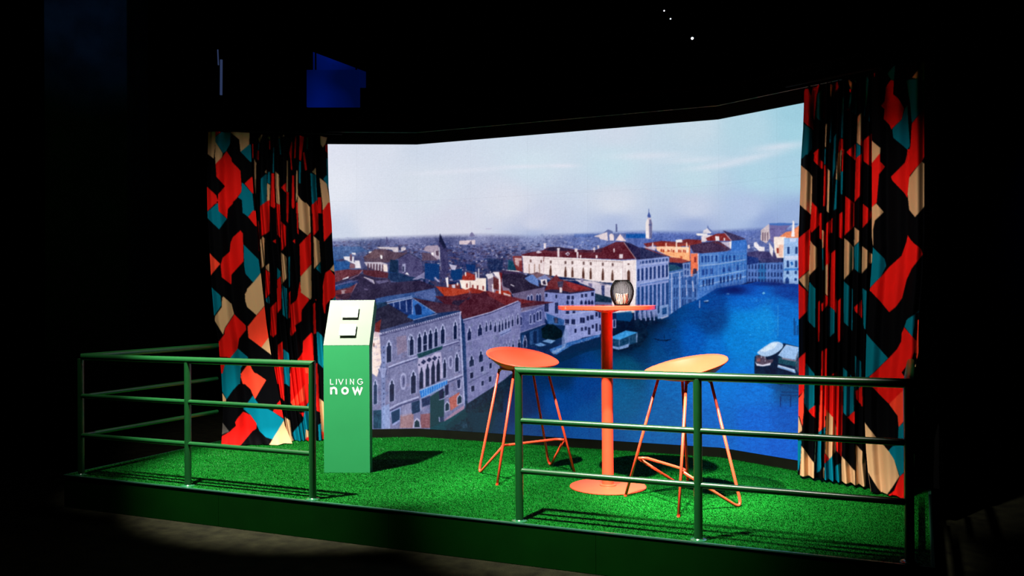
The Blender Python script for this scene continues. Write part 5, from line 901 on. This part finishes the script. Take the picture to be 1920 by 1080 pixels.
    P(C, (1250, 0), (1480, 0), (1480, 130), (1410, 180), (1350, 245), (1340, 120)); P(T, (1350, 245), (1480, 120), (1480, 380), (1345, 370)); P(B, (940, 170), (968, 190), (1095, 360), (1185, 450), (1290, 580), (1360, 800), (1200, 1035), (1110, 930), (1000, 740), (978, 440), (940, 400)); P(T, (1235, 510), (1280, 460), (1480, 420), (1480, 740), (1415, 750), (1365, 800), (1300, 610)); P(R, (1480, 740), (1418, 755), (1365, 800), (1300, 960), (1205, 1035), (1180, 1100), (1480, 1100)); P(B, (960, 600), (990, 640), (1045, 1000), (1040, 1080), (980, 1080))
    return cv, cv.down(), inner

def cloth(name, img, cv, n, c, edgeL, edgeR, ridges, amp, z0, z1, nz, parent, root, lift=0.0, th=.0025, bottom=None, topsag=0.0, wav=0.0):
    """hanging cloth on the vertical plane n.P = c; edges and folds as tables, top to bottom"""
    n = np.array([n[0], n[1], 0.0]); n /= np.linalg.norm(n)
    zs = np.linspace(z1, z0, nz)
    mid = c
    def at(px, z, cc):
        k = (px - 960) / F_PX; a = (CR[0] - CF[0] * k, CR[1] - CF[1] * k); az = CR[2] - CF[2] * (px - 960) / F_PX
        # (P-CAM).(CR - CF*k)=0 ; n.P=cc ; P.z=z
        rhs1 = a[0] * CAM[0] + a[1] * CAM[1] - az * (z - CAM[2]); det = a[0] * n[1] - a[1] * n[0]
        return (rhs1 * n[1] - a[1] * cc) / det, (a[0] * cc - rhs1 * n[0]) / det
    yL = np.array([p[1] for p in edgeL]); xL = np.array([p[0] for p in edgeL]); yR = np.array([p[1] for p in edgeR]); xR = np.array([p[0] for p in edgeR])
    nu = int((max(xR) - min(xL)) * 1.15) + 2
    s = np.linspace(0, 1, nu)
    V = np.zeros((nz, nu, 3))
    rx = np.array([r[0] for r in ridges]); rh = np.array([r[1] for r in ridges])
    ss = np.clip((s - rx[0]) / (rx[-1] - rx[0]), 0, 1) * (rx[-1] - rx[0]) + rx[0]
    k = np.clip(np.searchsorted(rx, ss, side='right') - 1, 0, len(rx) - 2); t = (ss - rx[k]) / (rx[k + 1] - rx[k]); t = t * t * (3 - 2 * t)
    prof = rh[k] * (1 - t) + rh[k + 1] * t
    for j, z in enumerate(zs):
        y = None
        xm = (np.interp(500, yL, xL) + np.interp(500, yR, xR)) / 2
        for _ in range(2):
            X, Y = at(xm, z, mid + lift); _, y = sight((X, Y, z)); xm = (np.interp(y, yL, xL) + np.interp(y, yR, xR)) / 2
        xl, xr = np.interp(y, yL, xL), np.interp(y, yR, xR)
        px = xl + (xr - xl) * s
        f = (z1 - z) / (z1 - z0)
        a = amp * (.55 + .45 * min(1, f * 6))
        off = lift + prof * a
        if wav: off = off + wav * np.sin(s * 5 + f * 3.2) * f
        if bottom is not None and z < .14: off = off + (1 - z / .14) ** 2 * bottom * (1 + .35 * np.sin(s * 17 + 1) + .2 * np.sin(s * 41))
        X, Y = at(px, z, mid + off)
        zz = z + (0 if j else 0)
        V[j, :, 0] = X; V[j, :, 1] = Y; V[j, :, 2] = zz
    if topsag:
        V[0, :, 2] -= topsag * (1 - prof) * .5
    if bottom is not None:
        V[-1, :, 2] += .004 + .004 * np.sin(s * 23)
    px, py = sight(V)
    col = srgb_lin(sample(img, cv.x0, cv.y0, px, py))
    me = grid_mesh(name, V, nu, nz); set_color(me, 'print', col.reshape(-1, 3))
    o = link_mesh(name, me, M_CLOTH, parent, smooth=True); keep(o, root)
    md = o.modifiers.new('thickness', 'SOLIDIFY'); md.thickness = th; md.offset = -1 if False else 0; md.use_rim = True
    return o
def folds(xs, xe, ridges, grooves):
    L = sorted([(x, 1.0) for x in ridges] + [(x, -1.0) for x in grooves])
    return [(0.0, -.3)] + [((x - xs) / (xe - xs), h) for x, h in L if xs + 2 < x < xe - 2] + [(1.0, -.2)]

NL = np.array([.574, -.819]); NL /= np.linalg.norm(NL); CLc = float(NL @ np.array([.419, 1.545]))
left = empty('curtain', (.40, 1.53, .0)); tag(left, 'floor-length curtain with red, teal and beige print, left of the screen behind the kiosk', 'curtain', 'printed curtains framing the screen')
cvL, imgLo, imgLi = paint_left()
cloth('pleated_drape', imgLi, cvL, NL, CLc - .05, [(468, 240), (468, 350), (476, 450), (488, 560), (500, 660), (512, 740), (530, 830), (530, 880)],
      [(614, 240), (615, 300), (616, 350), (619, 380), (622, 420), (624, 470), (628, 520), (629, 560), (631, 620), (636, 700), (642, 840)],
      folds(480, 626, [486, 492, 502, 524, 532, 543, 573, 594, 612], [489, 497, 513, 528, 538, 553, 586, 603]), .029, .006, 2.505, 430, left, left, topsag=.03)
cloth('flat_drape', imgLo, cvL, NL, CLc, [(391, 240), (388, 350), (389, 400), (393, 470), (397, 540), (402, 600), (410, 640), (412, 670), (415, 700), (418, 760), (417, 800), (414, 850)],
      [(469, 240), (472, 310), (476, 370), (480, 400), (486.5, 490), (492, 540), (500, 610), (508, 664), (518, 715), (526, 755), (534, 800), (548, 832), (552, 850)],
      [(0, -.6), (.10, .6), (.24, 1), (.40, -.9), (.62, .9), (.80, .2), (1, -.5)], .027, .004, 2.505, 430, left, left, lift=.035, bottom=.05, wav=.012)
# small gathered heading where the cloth meets its track
def track(name, p, q, z, root, th=.02):
    p, q = np.array(p), np.array(q); b = nb(); tube(b, (p[0], p[1], z), (q[0], q[1], z), th / 2, seg=10); keep(obj(name, b, M_BLACK, root, auto=40), root)
tl = np.array([NL[1], -NL[0]]) * -1
track('curtain_track', np.array([.419, 1.545]) - tl * .55, np.array([.419, 1.545]) + tl * .52, 2.522, left)

NR = np.array([-.431, -.902]); NR /= np.linalg.norm(NR); CRc = float(NR @ np.array([4.76, 1.51]))
right = empty('curtain', (4.76, 1.50, .0)); tag(right, 'floor-length curtain with red, teal and beige print, right of the screen behind the railing', 'curtain', 'printed curtains framing the screen')
cvR, imgRo, imgRi = paint_right()
cloth('pleated_drape', imgRi, cvR, NR, CRc - .04, [(1508, 165), (1506, 230), (1502, 290), (1501, 340), (1499, 400), (1497, 450), (1497.5, 560), (1498, 650), (1498, 720), (1497, 800), (1496, 850), (1496, 910)],
      [(1650, 120), (1650, 300), (1648, 450), (1645, 560), (1640, 700), (1636, 860), (1645, 940)],
      folds(1500, 1648, [1510, 1530, 1545, 1553, 1567, 1578, 1592, 1610, 1626], [1521, 1539, 1549, 1559, 1573, 1583, 1602, 1617, 1634]), .028, .02, 2.51, 560, right, right, topsag=.03)
cloth('flat_drape', imgRo, cvR, NR, CRc, [(1635, 110), (1635, 440), (1637, 462), (1631, 545), (1625, 620), (1623, 700), (1621, 780), (1624, 850), (1628, 895), (1636, 945)],
      [(1733, 110), (1733, 450), (1731, 480), (1729, 530), (1724, 580), (1722, 620), (1722, 660), (1714, 700), (1706, 730), (1704, 800), (1704, 950)],
      [(0, .2), (.12, .7), (.30, -.8), (.50, .5), (.68, -.3), (.86, 1), (1, -1.0)], .026, .008, 2.515, 560, right, right, lift=.03, wav=.008, bottom=.012)
tr = np.array([NR[1], -NR[0]]) * -1
track('curtain_track', np.array([4.76, 1.51]) - tr * .42, np.array([4.76, 1.51]) + tr * .42, 2.532, right)
# ================================================================= green railings
H1, H2, H3, RT, RM, RP = .800 - .005, .532, .268, .0215, .0155, .021
def railing(xs, corner, inner, side_end, label):
    """xs = three posts along the front edge; the corner post also carries the side rails"""
    root = empty('guard_railing', (xs[1], 0, 0)); tag(root, label, 'railing', 'green tubular railings on the stage edge')
    sgn = 1 if inner > corner else -1
    def P(name, b, m=M_RAIL, par=None, **k): return keep(obj(name, b, m, par or root, auto=35), root) if par is None else obj(name, b, m, par, auto=35)
    for x in xs:
        b = nb()
        if x == inner: tube(b, (x, 0, .004), (x, 0, H1), RP, n1=(sgn, 0, -1), seg=28)
        else: tube(b, (x, 0, .004), (x, 0, H1 - RT * .6), RP, seg=28)
        p = P('post', b)
        b = nb(); lathe(b, [(0.0, .0008), (.0395, .0008), (.0405, .003), (.039, .0055), (RP + .004, .007), (RP, .011), (0, .012)], 40, (x, 0))
        f = obj('base_flange', b, M_FLANGE, p, auto=35)
    b = nb(); tube(b, (corner, 0, H1), (inner, 0, H1), RT, n0=(sgn, 1, 0), n1=(sgn, 0, -1), seg=28); P('top_rail', b)
    b = nb(); tube(b, (corner, side_end, H1), (corner, 0, H1), RT, n1=(sgn, 1, 0), seg=28); P('side_top_rail', b)
    o = sorted(xs)
    for h in (H2, H3):
        for a, c in zip(o[:-1], o[1:]):
            b = nb(); tube(b, (a + RP * .5, 0, h), (c - RP * .5, 0, h), RM, seg=22); P('lower_rail', b)
        b = nb(); tube(b, (corner, RP * .5, h), (corner, side_end - .01, h), RM, seg=22); P('side_lower_rail', b)
    return root
railing([.003, .941, 1.897], .003, 1.897, 1.31, 'green three-rail tubular railing on the left front corner of the stage')
railing([3.2235, 4.172, 5.112], 5.112, 3.2235, 1.27, 'green three-rail tubular railing in front of the stools, right front corner of the stage')

# ================================================================= kiosk
KA = math.radians(21.5); KW, KD, KZ, KZB = .312, .20, .860, 1.162
k0 = Vector((1.4865, .6795, 0)); kdir = Vector((math.cos(KA), math.sin(KA), 0)); kbk = Vector((-math.sin(KA), math.cos(KA), 0))
kc = k0 + kdir * KW / 2
kio = empty('display_kiosk', (kc.x, kc.y, 0), KA); tag(kio, 'upright green display kiosk with a slanted top and white lettering', 'kiosk')
h = KW / 2; TH = .085
b = nb(); prof = [(0, 0.001), (TH, 0.001), (TH, KZ - .045), (KD + .072, KZB - .048), (KD, KZB), (0, KZ)]
L = [b.verts.new((-h, y, z)) for y, z in prof]; Rr = [b.verts.new((h, y, z)) for y, z in prof]
for q in ((0, 1, 2, 5), (5, 2, 3, 4)):
    b.faces.new([L[i] for i in q]); b.faces.new([Rr[i] for i in q])
for i in range(6):
    j = (i + 1) % 6; b.faces.new((L[i], L[j], Rr[j], Rr[i]))
obj('body', b, M_KIOSK, kio)
sl = math.atan2(KZB - KZ, KD); SLn = math.hypot(KZB - KZ, KD)
MT = Matrix.Translation((0, 0, KZ)) @ Matrix.Rotation(sl, 4, 'X')
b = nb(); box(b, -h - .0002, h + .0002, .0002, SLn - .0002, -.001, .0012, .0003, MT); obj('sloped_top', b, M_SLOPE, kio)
for t, lab in ((.305, 'lower'), (.700, 'upper')):
    yc = t * SLn
    b = nb(); box(b, -.046, .046, yc - .034, yc + .034, .003, .0105, 0, MT); obj('switch_base', b, mat('dark switch base', (.01, .01, .01), .6, .2, var=(10, .1)), kio)
    b = nb(); box(b, -.055, .055, yc - .043, yc + .043, .0125, .0195, .0018, MT); sw = obj('switch_plate', b, M_WHITE, kio)
    for i in (-1, 1):
        b = nb(); box(b, -.0545 if i < 0 else .0006, -.0006 if i < 0 else .0545, yc - .0425, yc + .0425, .0195, .0208, .0006, MT); obj('rocker', b, M_WHITE, sw)
# lettering
def face_pt(X, Y):                                   # design grid of the sign (x6 zoom) -> front face of the kiosk
    px, py = 600 + X / 6, 640 + Y / 6
    return (px - 607.7) / 85.9 * KW - h, (888.3 - py) / 240.7 * KZ
def stroke(b, pts, w, closed=False, off=.0012):
    pts = [Vector(face_pt(*p)) for p in pts]; n = len(pts); Lf, Rt = [], []
    for i, p in enumerate(pts):
        if closed: t = (pts[(i + 1) % n] - pts[i - 1]).normalized(); sc = 1
        else:
            a = (pts[i] - pts[i - 1]).normalized() if i else None; c = (pts[i + 1] - pts[i]).normalized() if i < n - 1 else None
            t = ((a or c) + (c or a)).normalized(); sc = 1 / max(.45, t.dot(c or a))
        q = Vector((-t.y, t.x)) * w / 2 * sc; Lf.append(p + q); Rt.append(p - q)
    def V(q, d): return b.verts.new((q.x, -d, q.y))
    F = [(V(l, off), V(r, off)) for l, r in zip(Lf, Rt)]; G = [(V(l, 0), V(r, 0)) for l, r in zip(Lf, Rt)]
    for i in range(n if closed else n - 1):
        j = (i + 1) % n
        b.faces.new((F[i][0], F[i][1], F[j][1], F[j][0])); b.faces.new((F[i][0], F[j][0], G[j][0], G[i][0])); b.faces.new((F[i][1], G[i][1], G[j][1], F[j][1]))
def arc(cx, cy, rx, ry, a0, a1, n=18): return [(cx + rx * math.cos(math.radians(a0 + (a1 - a0) * i / n)), cy - ry * math.sin(math.radians(a0 + (a1 - a0) * i / n))) for i in range(n + 1)]
tw = .0046
for pts in ([[(124, 426), (124, 486), (158, 486)]], [[(191, 426), (191, 489)]], [[(216, 426), (241, 487), (268, 426)]], [[(302, 426), (302, 489)]], [[(347, 489), (347, 427), (385, 488), (385, 425)]],
            [arc(458, 457, 29, 31, 42, 330, 22)[:-1] + [(484, 474), (486, 458)], [(486, 460), (462, 460)]]):
    b = nb()
    for s in pts: stroke(b, s, tw)
    obj('letter', b, M_LETTER, kio)
BW = .0128
for pts in ([([(131, 600), (131, 520)], False), ([(131, 560)] + arc(160, 556, 29, 30, 165, 0, 12) + [(189, 600)], False)], [(arc(287, 560, 31, 33, 0, 345, 23), True)], [([(376, 520), (401, 592), (427, 530), (452, 592), (478, 520)], False)]):
    b = nb()
    for s, cl in pts: stroke(b, s, BW, cl)
    obj('letter', b, M_LETTER, kio)

# ================================================================= bar table
tb = empty('bar_table', (3.392, .978, 0)); tag(tb, 'tall round coral bar table on a single column, between the two stools', 'table')
b = nb(); lathe(b, [(0, .002), (.233, .002), (.236, .005), (.235, .009), (.228, .0115), (0, .0125)], 72); obj('base_plate', b, M_CORAL, tb, auto=30)
b = nb(); lathe(b, [(.0, .012), (.052, .012), (.050, .020), (.037, .0225), (.0355, .03), (.0355, 1.08), (.075, 1.092), (.075, 1.0985), (0, 1.0985)], 48); obj('column', b, M_CORAL, tb, auto=30)
M_TOP = mat('coral table top lacquer', (.80, .075, .034), .15, .6, var=(15, .03), coat=.8, coat_r=.08)
b = nb(); lathe(b, [(0, 1.099), (.298, 1.099), (.3025, 1.103), (.3025, 1.1225), (.300, 1.1255), (0, 1.1255)], 96); obj('tabletop', b, M_TOP, tb, auto=30)

# ================================================================= candle in wire holder on the table
LX, LY, LZ = 3.392 + .088, .978 + .036, 1.1262
lan = empty('candle_holder', (LX, LY, LZ)); tag(lan, 'small barrel-shaped black wire candle holder on the bar table', 'candle holder')
def hr(t):                                            # radius of the cage at height fraction t
    return float(np.interp(t, [0, .06, .2, .4, .6, .8, .92, 1], [.046, .050, .062, .0705, .0715, .064, .052, .042]))
HZ = .150
for i in range(36):
    a = 2 * math.pi * i / 36; b = nb()
    pts = [(math.cos(a) * hr(t), math.sin(a) * hr(t), .003 + t * HZ) for t in np.linspace(0, 1, 13)]
    sweep(b, pts, .0019, 6); obj('wire', b, M_WIRE, lan, smooth=True)
for r, z, w in ((hr(0), .003, .003), (hr(1), .003 + HZ, .0028)):
    b = nb(); sweep(b, [(math.cos(t) * r, math.sin(t) * r, z) for t in np.linspace(0, 2 * math.pi, 41)[:-1]], w, 8, closed=True); obj('ring', b, M_WIRE, lan, smooth=True)
b = nb(); lathe(b, [(0, .001), (.046, .001), (.0465, .004), (0, .004)], 40); obj('bottom_plate', b, M_WIRE, lan, auto=30)
cn = empty('candle', (LX, LY, LZ + .0045)); tag(cn, 'cream pillar candle standing inside the wire holder', 'candle')
b = nb()
prof = [(0, 0), (.036, 0), (.0378, .002), (.038, .062), (.037, .066), (.033, .0665), (.018, .0625), (0, .062)]
lathe(b, prof, 40)
for v in b.verts:
    if v.co.z > .05: v.co.z += .003 * math.sin(math.atan2(v.co.y, v.co.x) * 2 + 1) * min(1, math.hypot(v.co.x, v.co.y) / .03)
obj('wax_body', b, M_WAX, cn, smooth=True)
b = nb(); sweep(b, [(0, 0, .061), (.0006, 0, .067), (.002, .0008, .072)], .0009, 6); obj('wick', b, M_WICK, cn, smooth=True)

# ================================================================= bar stools
def seat_mesh(b):
    NR_, NT = 16, 72
    def top(r, th):
        c, s = math.cos(th), math.sin(th)
        ex = 2.35; q = (abs(c) ** ex + abs(s) ** ex) ** (-1 / ex)
        x = .232 * q * r * c; y = .215 * q * r * s
        back = max(0.0, s) ** 1.4; front = max(0.0, -s) ** 1.6
        z = .711 + .026 * r ** 3.0 + .098 * ((1 + s) / 2) ** 1.6 * r ** 2.7 + .006 * abs(c) ** 2 * r ** 3.2 - .006 * front * r ** 3
        y += .030 * back * r ** 4
        return Vector((x, y, z))
    def under(r, th):
        p = top(r, th); e = .011 + .020 * (1 - r ** 2) * .6
        return Vector((p.x * (1 - .012 * r), p.y * (1 - .012 * r), p.z - e))
    tp = [[b.verts.new(top(0, 0))]]; un = [[b.verts.new(under(0, 0))]]
    for i in range(1, NR_ + 1):
        r = i / NR_
        tp.append([b.verts.new(top(r, 2 * math.pi * k / NT)) for k in range(NT)]); un.append([b.verts.new(under(r * .985, 2 * math.pi * k / NT)) for k in range(NT)])
    rim = []
    for k in range(NT):
        a, c = tp[-1][k].co, un[-1][k].co; m = (a + c) / 2; o = Vector((m.x, m.y, 0)).normalized() * .006; rim.append(b.verts.new(m + o))
    for A in (tp, un):
        for k in range(NT): b.faces.new((A[0][0], A[1][k], A[1][(k + 1) % NT]))
        for i in range(1, NR_):
            for k in range(NT):
                l = (k + 1) % NT; b.faces.new((A[i][k], A[i + 1][k], A[i + 1][l], A[i][l]))
    for k in range(NT):
        l = (k + 1) % NT; b.faces.new((tp[-1][k], rim[k], rim[l], tp[-1][l])); b.faces.new((rim[k], un[-1][k], un[-1][l], rim[l]))
def make_stool(loc, rz, feet, label, drop):
    """feet: local xy of front-left, front-right (straight legs) and rear-left, rear-right (looped legs)"""
    root = empty('bar_stool', (loc[0], loc[1], 0), rz); tag(root, label, 'stool', 'coral bar stools at the table')
    b = nb(); seat_mesh(b); obj('seat', b, M_CORAL, root, smooth=True)
    rr = .0085; zt = .700
    FL, FR, BL, BR = [Vector((*p, 0)) for p in feet]
    TL = {'F': Vector((-.135, -.085, zt)), 'B': Vector((-.135, .085, zt))}; TR = {'F': Vector((.135, -.085, zt)), 'B': Vector((.135, .085, zt))}
    for s, F, T in ((-1, FL, TL), (1, FR, TR)):
        b = nb(); sweep(b, [T['F'], F + Vector((0, 0, .004))], rr, 14); lg = obj('leg', b, M_CORAL, root, smooth=True)
        b = nb(); tube(b, F + Vector((0, 0, .001)), F + Vector((0, 0, .010)), rr * 1.12, seg=16); obj('foot_cap', b, M_CORAL, lg, auto=40)
    zf = .225
    JL = FL + (TL['F'] - FL) * (zf / zt) + Vector((.004, .017, 0)); JR = FR + (TR['F'] - FR) * (zf / zt) + Vector((-.004, .017, 0))
    lowL = BL + Vector((0, 0, -.0)); lowR = BR + Vector((0, 0, 0))
    for nm, T, Bf, J in (('looped_leg', TL['B'], BL, JL), ('looped_leg', TR['B'], BR, JR)):
        # down to the floor, round a tight bend and up to the footrest joint
        d = (Bf - T); e = (J - Bf).normalized()
        p1 = T + (Bf - T) * .93; bend = fillet([T, Bf + Vector((0, 0, -.012)), J], .075, 10)
        zmin = min(p.z for p in bend); bend = [Vector((p.x, p.y, p.z + (rr - zmin if p.z < .2 else (rr - zmin) * max(0, (zt - p.z) / zt)))) for p in bend]
        b = nb(); sweep(b, bend, rr, 14); obj(nm, b, M_CORAL, root, smooth=True)
    b = nb(); sweep(b, fillet([JL + Vector((0, -.004, 0)), JL + Vector((.03, .034, 0.002)), JR + Vector((-.03, .034, 0.002)), JR + Vector((0, -.004, 0))], .03, 6), rr, 14); obj('footrest', b, M_CORAL, root, smooth=True)
    # small frame under the shell that gathers the four tubes
    for T in (TL, TR):
        b = nb(); sweep(b, fillet([T['F'] + Vector((0, .004, -.01)), T['F'] + Vector((0, .02, .004)), T['B'] + Vector((0, -.02, .004)), T['B'] + Vector((0, -.004, -.01))], .015, 4), rr, 12); obj('seat_bracket', b, M_CORAL, root, smooth=True)
    return root
def local(loc, rz, pts):
    c, s = math.cos(-rz), math.sin(-rz); return [((x - loc[0]) * c - (y - loc[1]) * s, (x - loc[0]) * s + (y - loc[1]) * c) for x, y in pts]
S1 = (2.745, 1.165); R1 = math.radians(59.5)
make_stool(S1, R1, local(S1, R1, [(2.733, .769), (3.060, 1.285), (2.436, 1.105), (2.784, 1.525)]), 'coral bar stool on the left of the table, seat turned away to the left', 0)
S2 = (3.905, .845); R2 = math.radians(-40)
make_stool(S2, R2, local(S2, R2, [(3.567, .775), (3.974, .407), (3.850, 1.160), (4.245, .782)]), 'coral bar stool on the right of the table, brightest lit seat', 0)

# ================================================================= far in the dark hall
def at_depth(px, py, depth):
    return CAM + camera_ray(px, py) * depth
def facing_box(b, x0, y0, x1, y1, depth, th):
    for dz, in ((0,),):
        pts = [at_depth(x, y, depth) for x, y in ((x0, y0), (x1, y0), (x1, y1), (x0, y1))]
    f = CF * th
    vs = [b.verts.new(p) for p in pts] + [b.verts.new(p + f) for p in pts]
    for q in ((0, 1, 2, 3), (4, 5, 6, 7), (0, 1, 5, 4), (1, 2, 6, 5), (2, 3, 7, 6), (3, 0, 4, 7)): b.faces.new([vs[k] for k in q])
def screen_mat(name, ca, cb, scale):
    m = bpy.data.materials.new(name); m.use_nodes = True; nt = m.node_tree; bs = nt.nodes['Principled BSDF']; bs.inputs['Base Color'].default_value = (.002, .002, .004, 1)
    tc = nt.nodes.new('ShaderNodeTexCoord'); n = nt.nodes.new('ShaderNodeTexNoise'); n.inputs['Scale'].default_value = scale; n.inputs['Detail'].default_value = 1
    r = nt.nodes.new('ShaderNodeValToRGB'); r.color_ramp.elements[0].position = .38; r.color_ramp.elements[1].position = .62; r.color_ramp.elements[0].color = (*ca, 1); r.color_ramp.elements[1].color = (*cb, 1)
    nt.links.new(tc.outputs['Object'], n.inputs['Vector']); nt.links.new(n.outputs['Fac'], r.inputs['Fac']); nt.links.new(r.outputs['Color'], bs.inputs['Emission Color']); bs.inputs['Emission Strength'].default_value = 1
    return m
bs_ = empty('blue_screen', tuple(at_depth(630, 150, 13.5))); tag(bs_, 'distant deep blue lit screen seen above the black scenery wall', 'screen')
M_BLUE = screen_mat('deep blue screen', (.0, .0022, .030), (.0, .005, .10), 1.1)
for x0, y0, x1, y1, dp in ((575, 131, 674, 200, 13.6), (587, 92, 685, 163, 13.75)):
    b = nb(); facing_box(b, x0, y0, x1, y1, dp, .06); keep(obj('screen_panel', b, M_BLUE, bs_), bs_)
for x in (592, 668):
    b = nb(); p = at_depth(x, 140, 13.68); tube(b, p, (p[0], p[1], 6.399), .012, seg=8); keep(obj('hanger', b, M_HALL, bs_), bs_)
# a sloping black beam hangs in front of it
b = nb(); p, q = at_depth(500, 37, 12.6), at_depth(780, 142, 12.6); tube(b, p, q, .19, seg=14); tag(obj('roof_beam', b, M_HALL), 'sloping black roof beam hanging before the blue screen', 'beam')
# faint lit column on the left
b = nb()
pc = at_depth(185, 120, 11.0); box(b, -.46, .46, -.46, .46, 0, 6.6, .02); o = obj('hall_column', b, mat('old bluish plaster', (.25, .25, .24), .9, .1, bump=(8, .5), var=(3, .4))); o.location = (pc[0], pc[1], ZF + .002); o.rotation_euler = (0, 0, -YAW + .12); tag(o, 'square plaster column faintly lit at the far left of the hall', 'column')
# thin lit edge beside it, its brightness made by added emission
b = nb(); p, q = at_depth(415, 112, 10.2), at_depth(414.5, 178, 10.2); tube(b, p, q, .014, seg=10)
lt = empty('light_tube', tuple(q)); keep(obj('tube', b, mat('pale blue light tube', (.1, .1, .12), .4, .5, emit=(.022, .034, .085), es=1.0, var=(10, .1)), lt), lt)
b = nb(); tube(b, p, (p[0], p[1], 6.399), .006, seg=8); keep(obj('hanger', b, M_HALL, lt), lt)
b = nb(); tube(b, at_depth(408.3, 93, 10.2), at_depth(409.5, 122, 10.2), .007, seg=8); keep(obj('tube', b, bpy.data.materials['pale blue light tube'], lt), lt)
tag(lt, 'slim pale blue upright light tube left above the scenery wall', 'light')
for i, (x, y, s, e, lab) in enumerate([(1298, 69, .014, 8.0, 'small white ceiling lamp, brightest and lowest of three above the screen'), (1245.2, 17.2, .009, 1.6, 'tiny white ceiling lamp, topmost of three above the screen'), (1257.2, 32.4, .009, 1.6, 'tiny white ceiling lamp, middle one of three above the screen')]):
    c = at_depth(x, y, 10.5); root = empty('ceiling_lamp', tuple(c)); tag(root, lab, 'lamp', 'tiny white lamps under the ceiling')
    b = nb(); lathe(b, [(0, .05), (.03, .05), (.034, -.01), (.030, -.012), (.028, .0), (0, .0)], 20); obj('lamp_housing', b, M_HALL, root, auto=30)
    b = nb(); bmesh.ops.create_icosphere(b, subdivisions=2, radius=s); bmesh.ops.translate(b, verts=b.verts[:], vec=(0, 0, -.018)); obj('bulb', b, mat('lamp glow %d' % i, (1, 1, 1), .5, .1, emit=(.9, .85, 1.0), es=e), root, smooth=True)
    b = nb(); tube(b, (0, 0, .05), (0, 0, 6.4 - c[2] - .002), .006, seg=8); obj('stem', b, M_HALL, root)
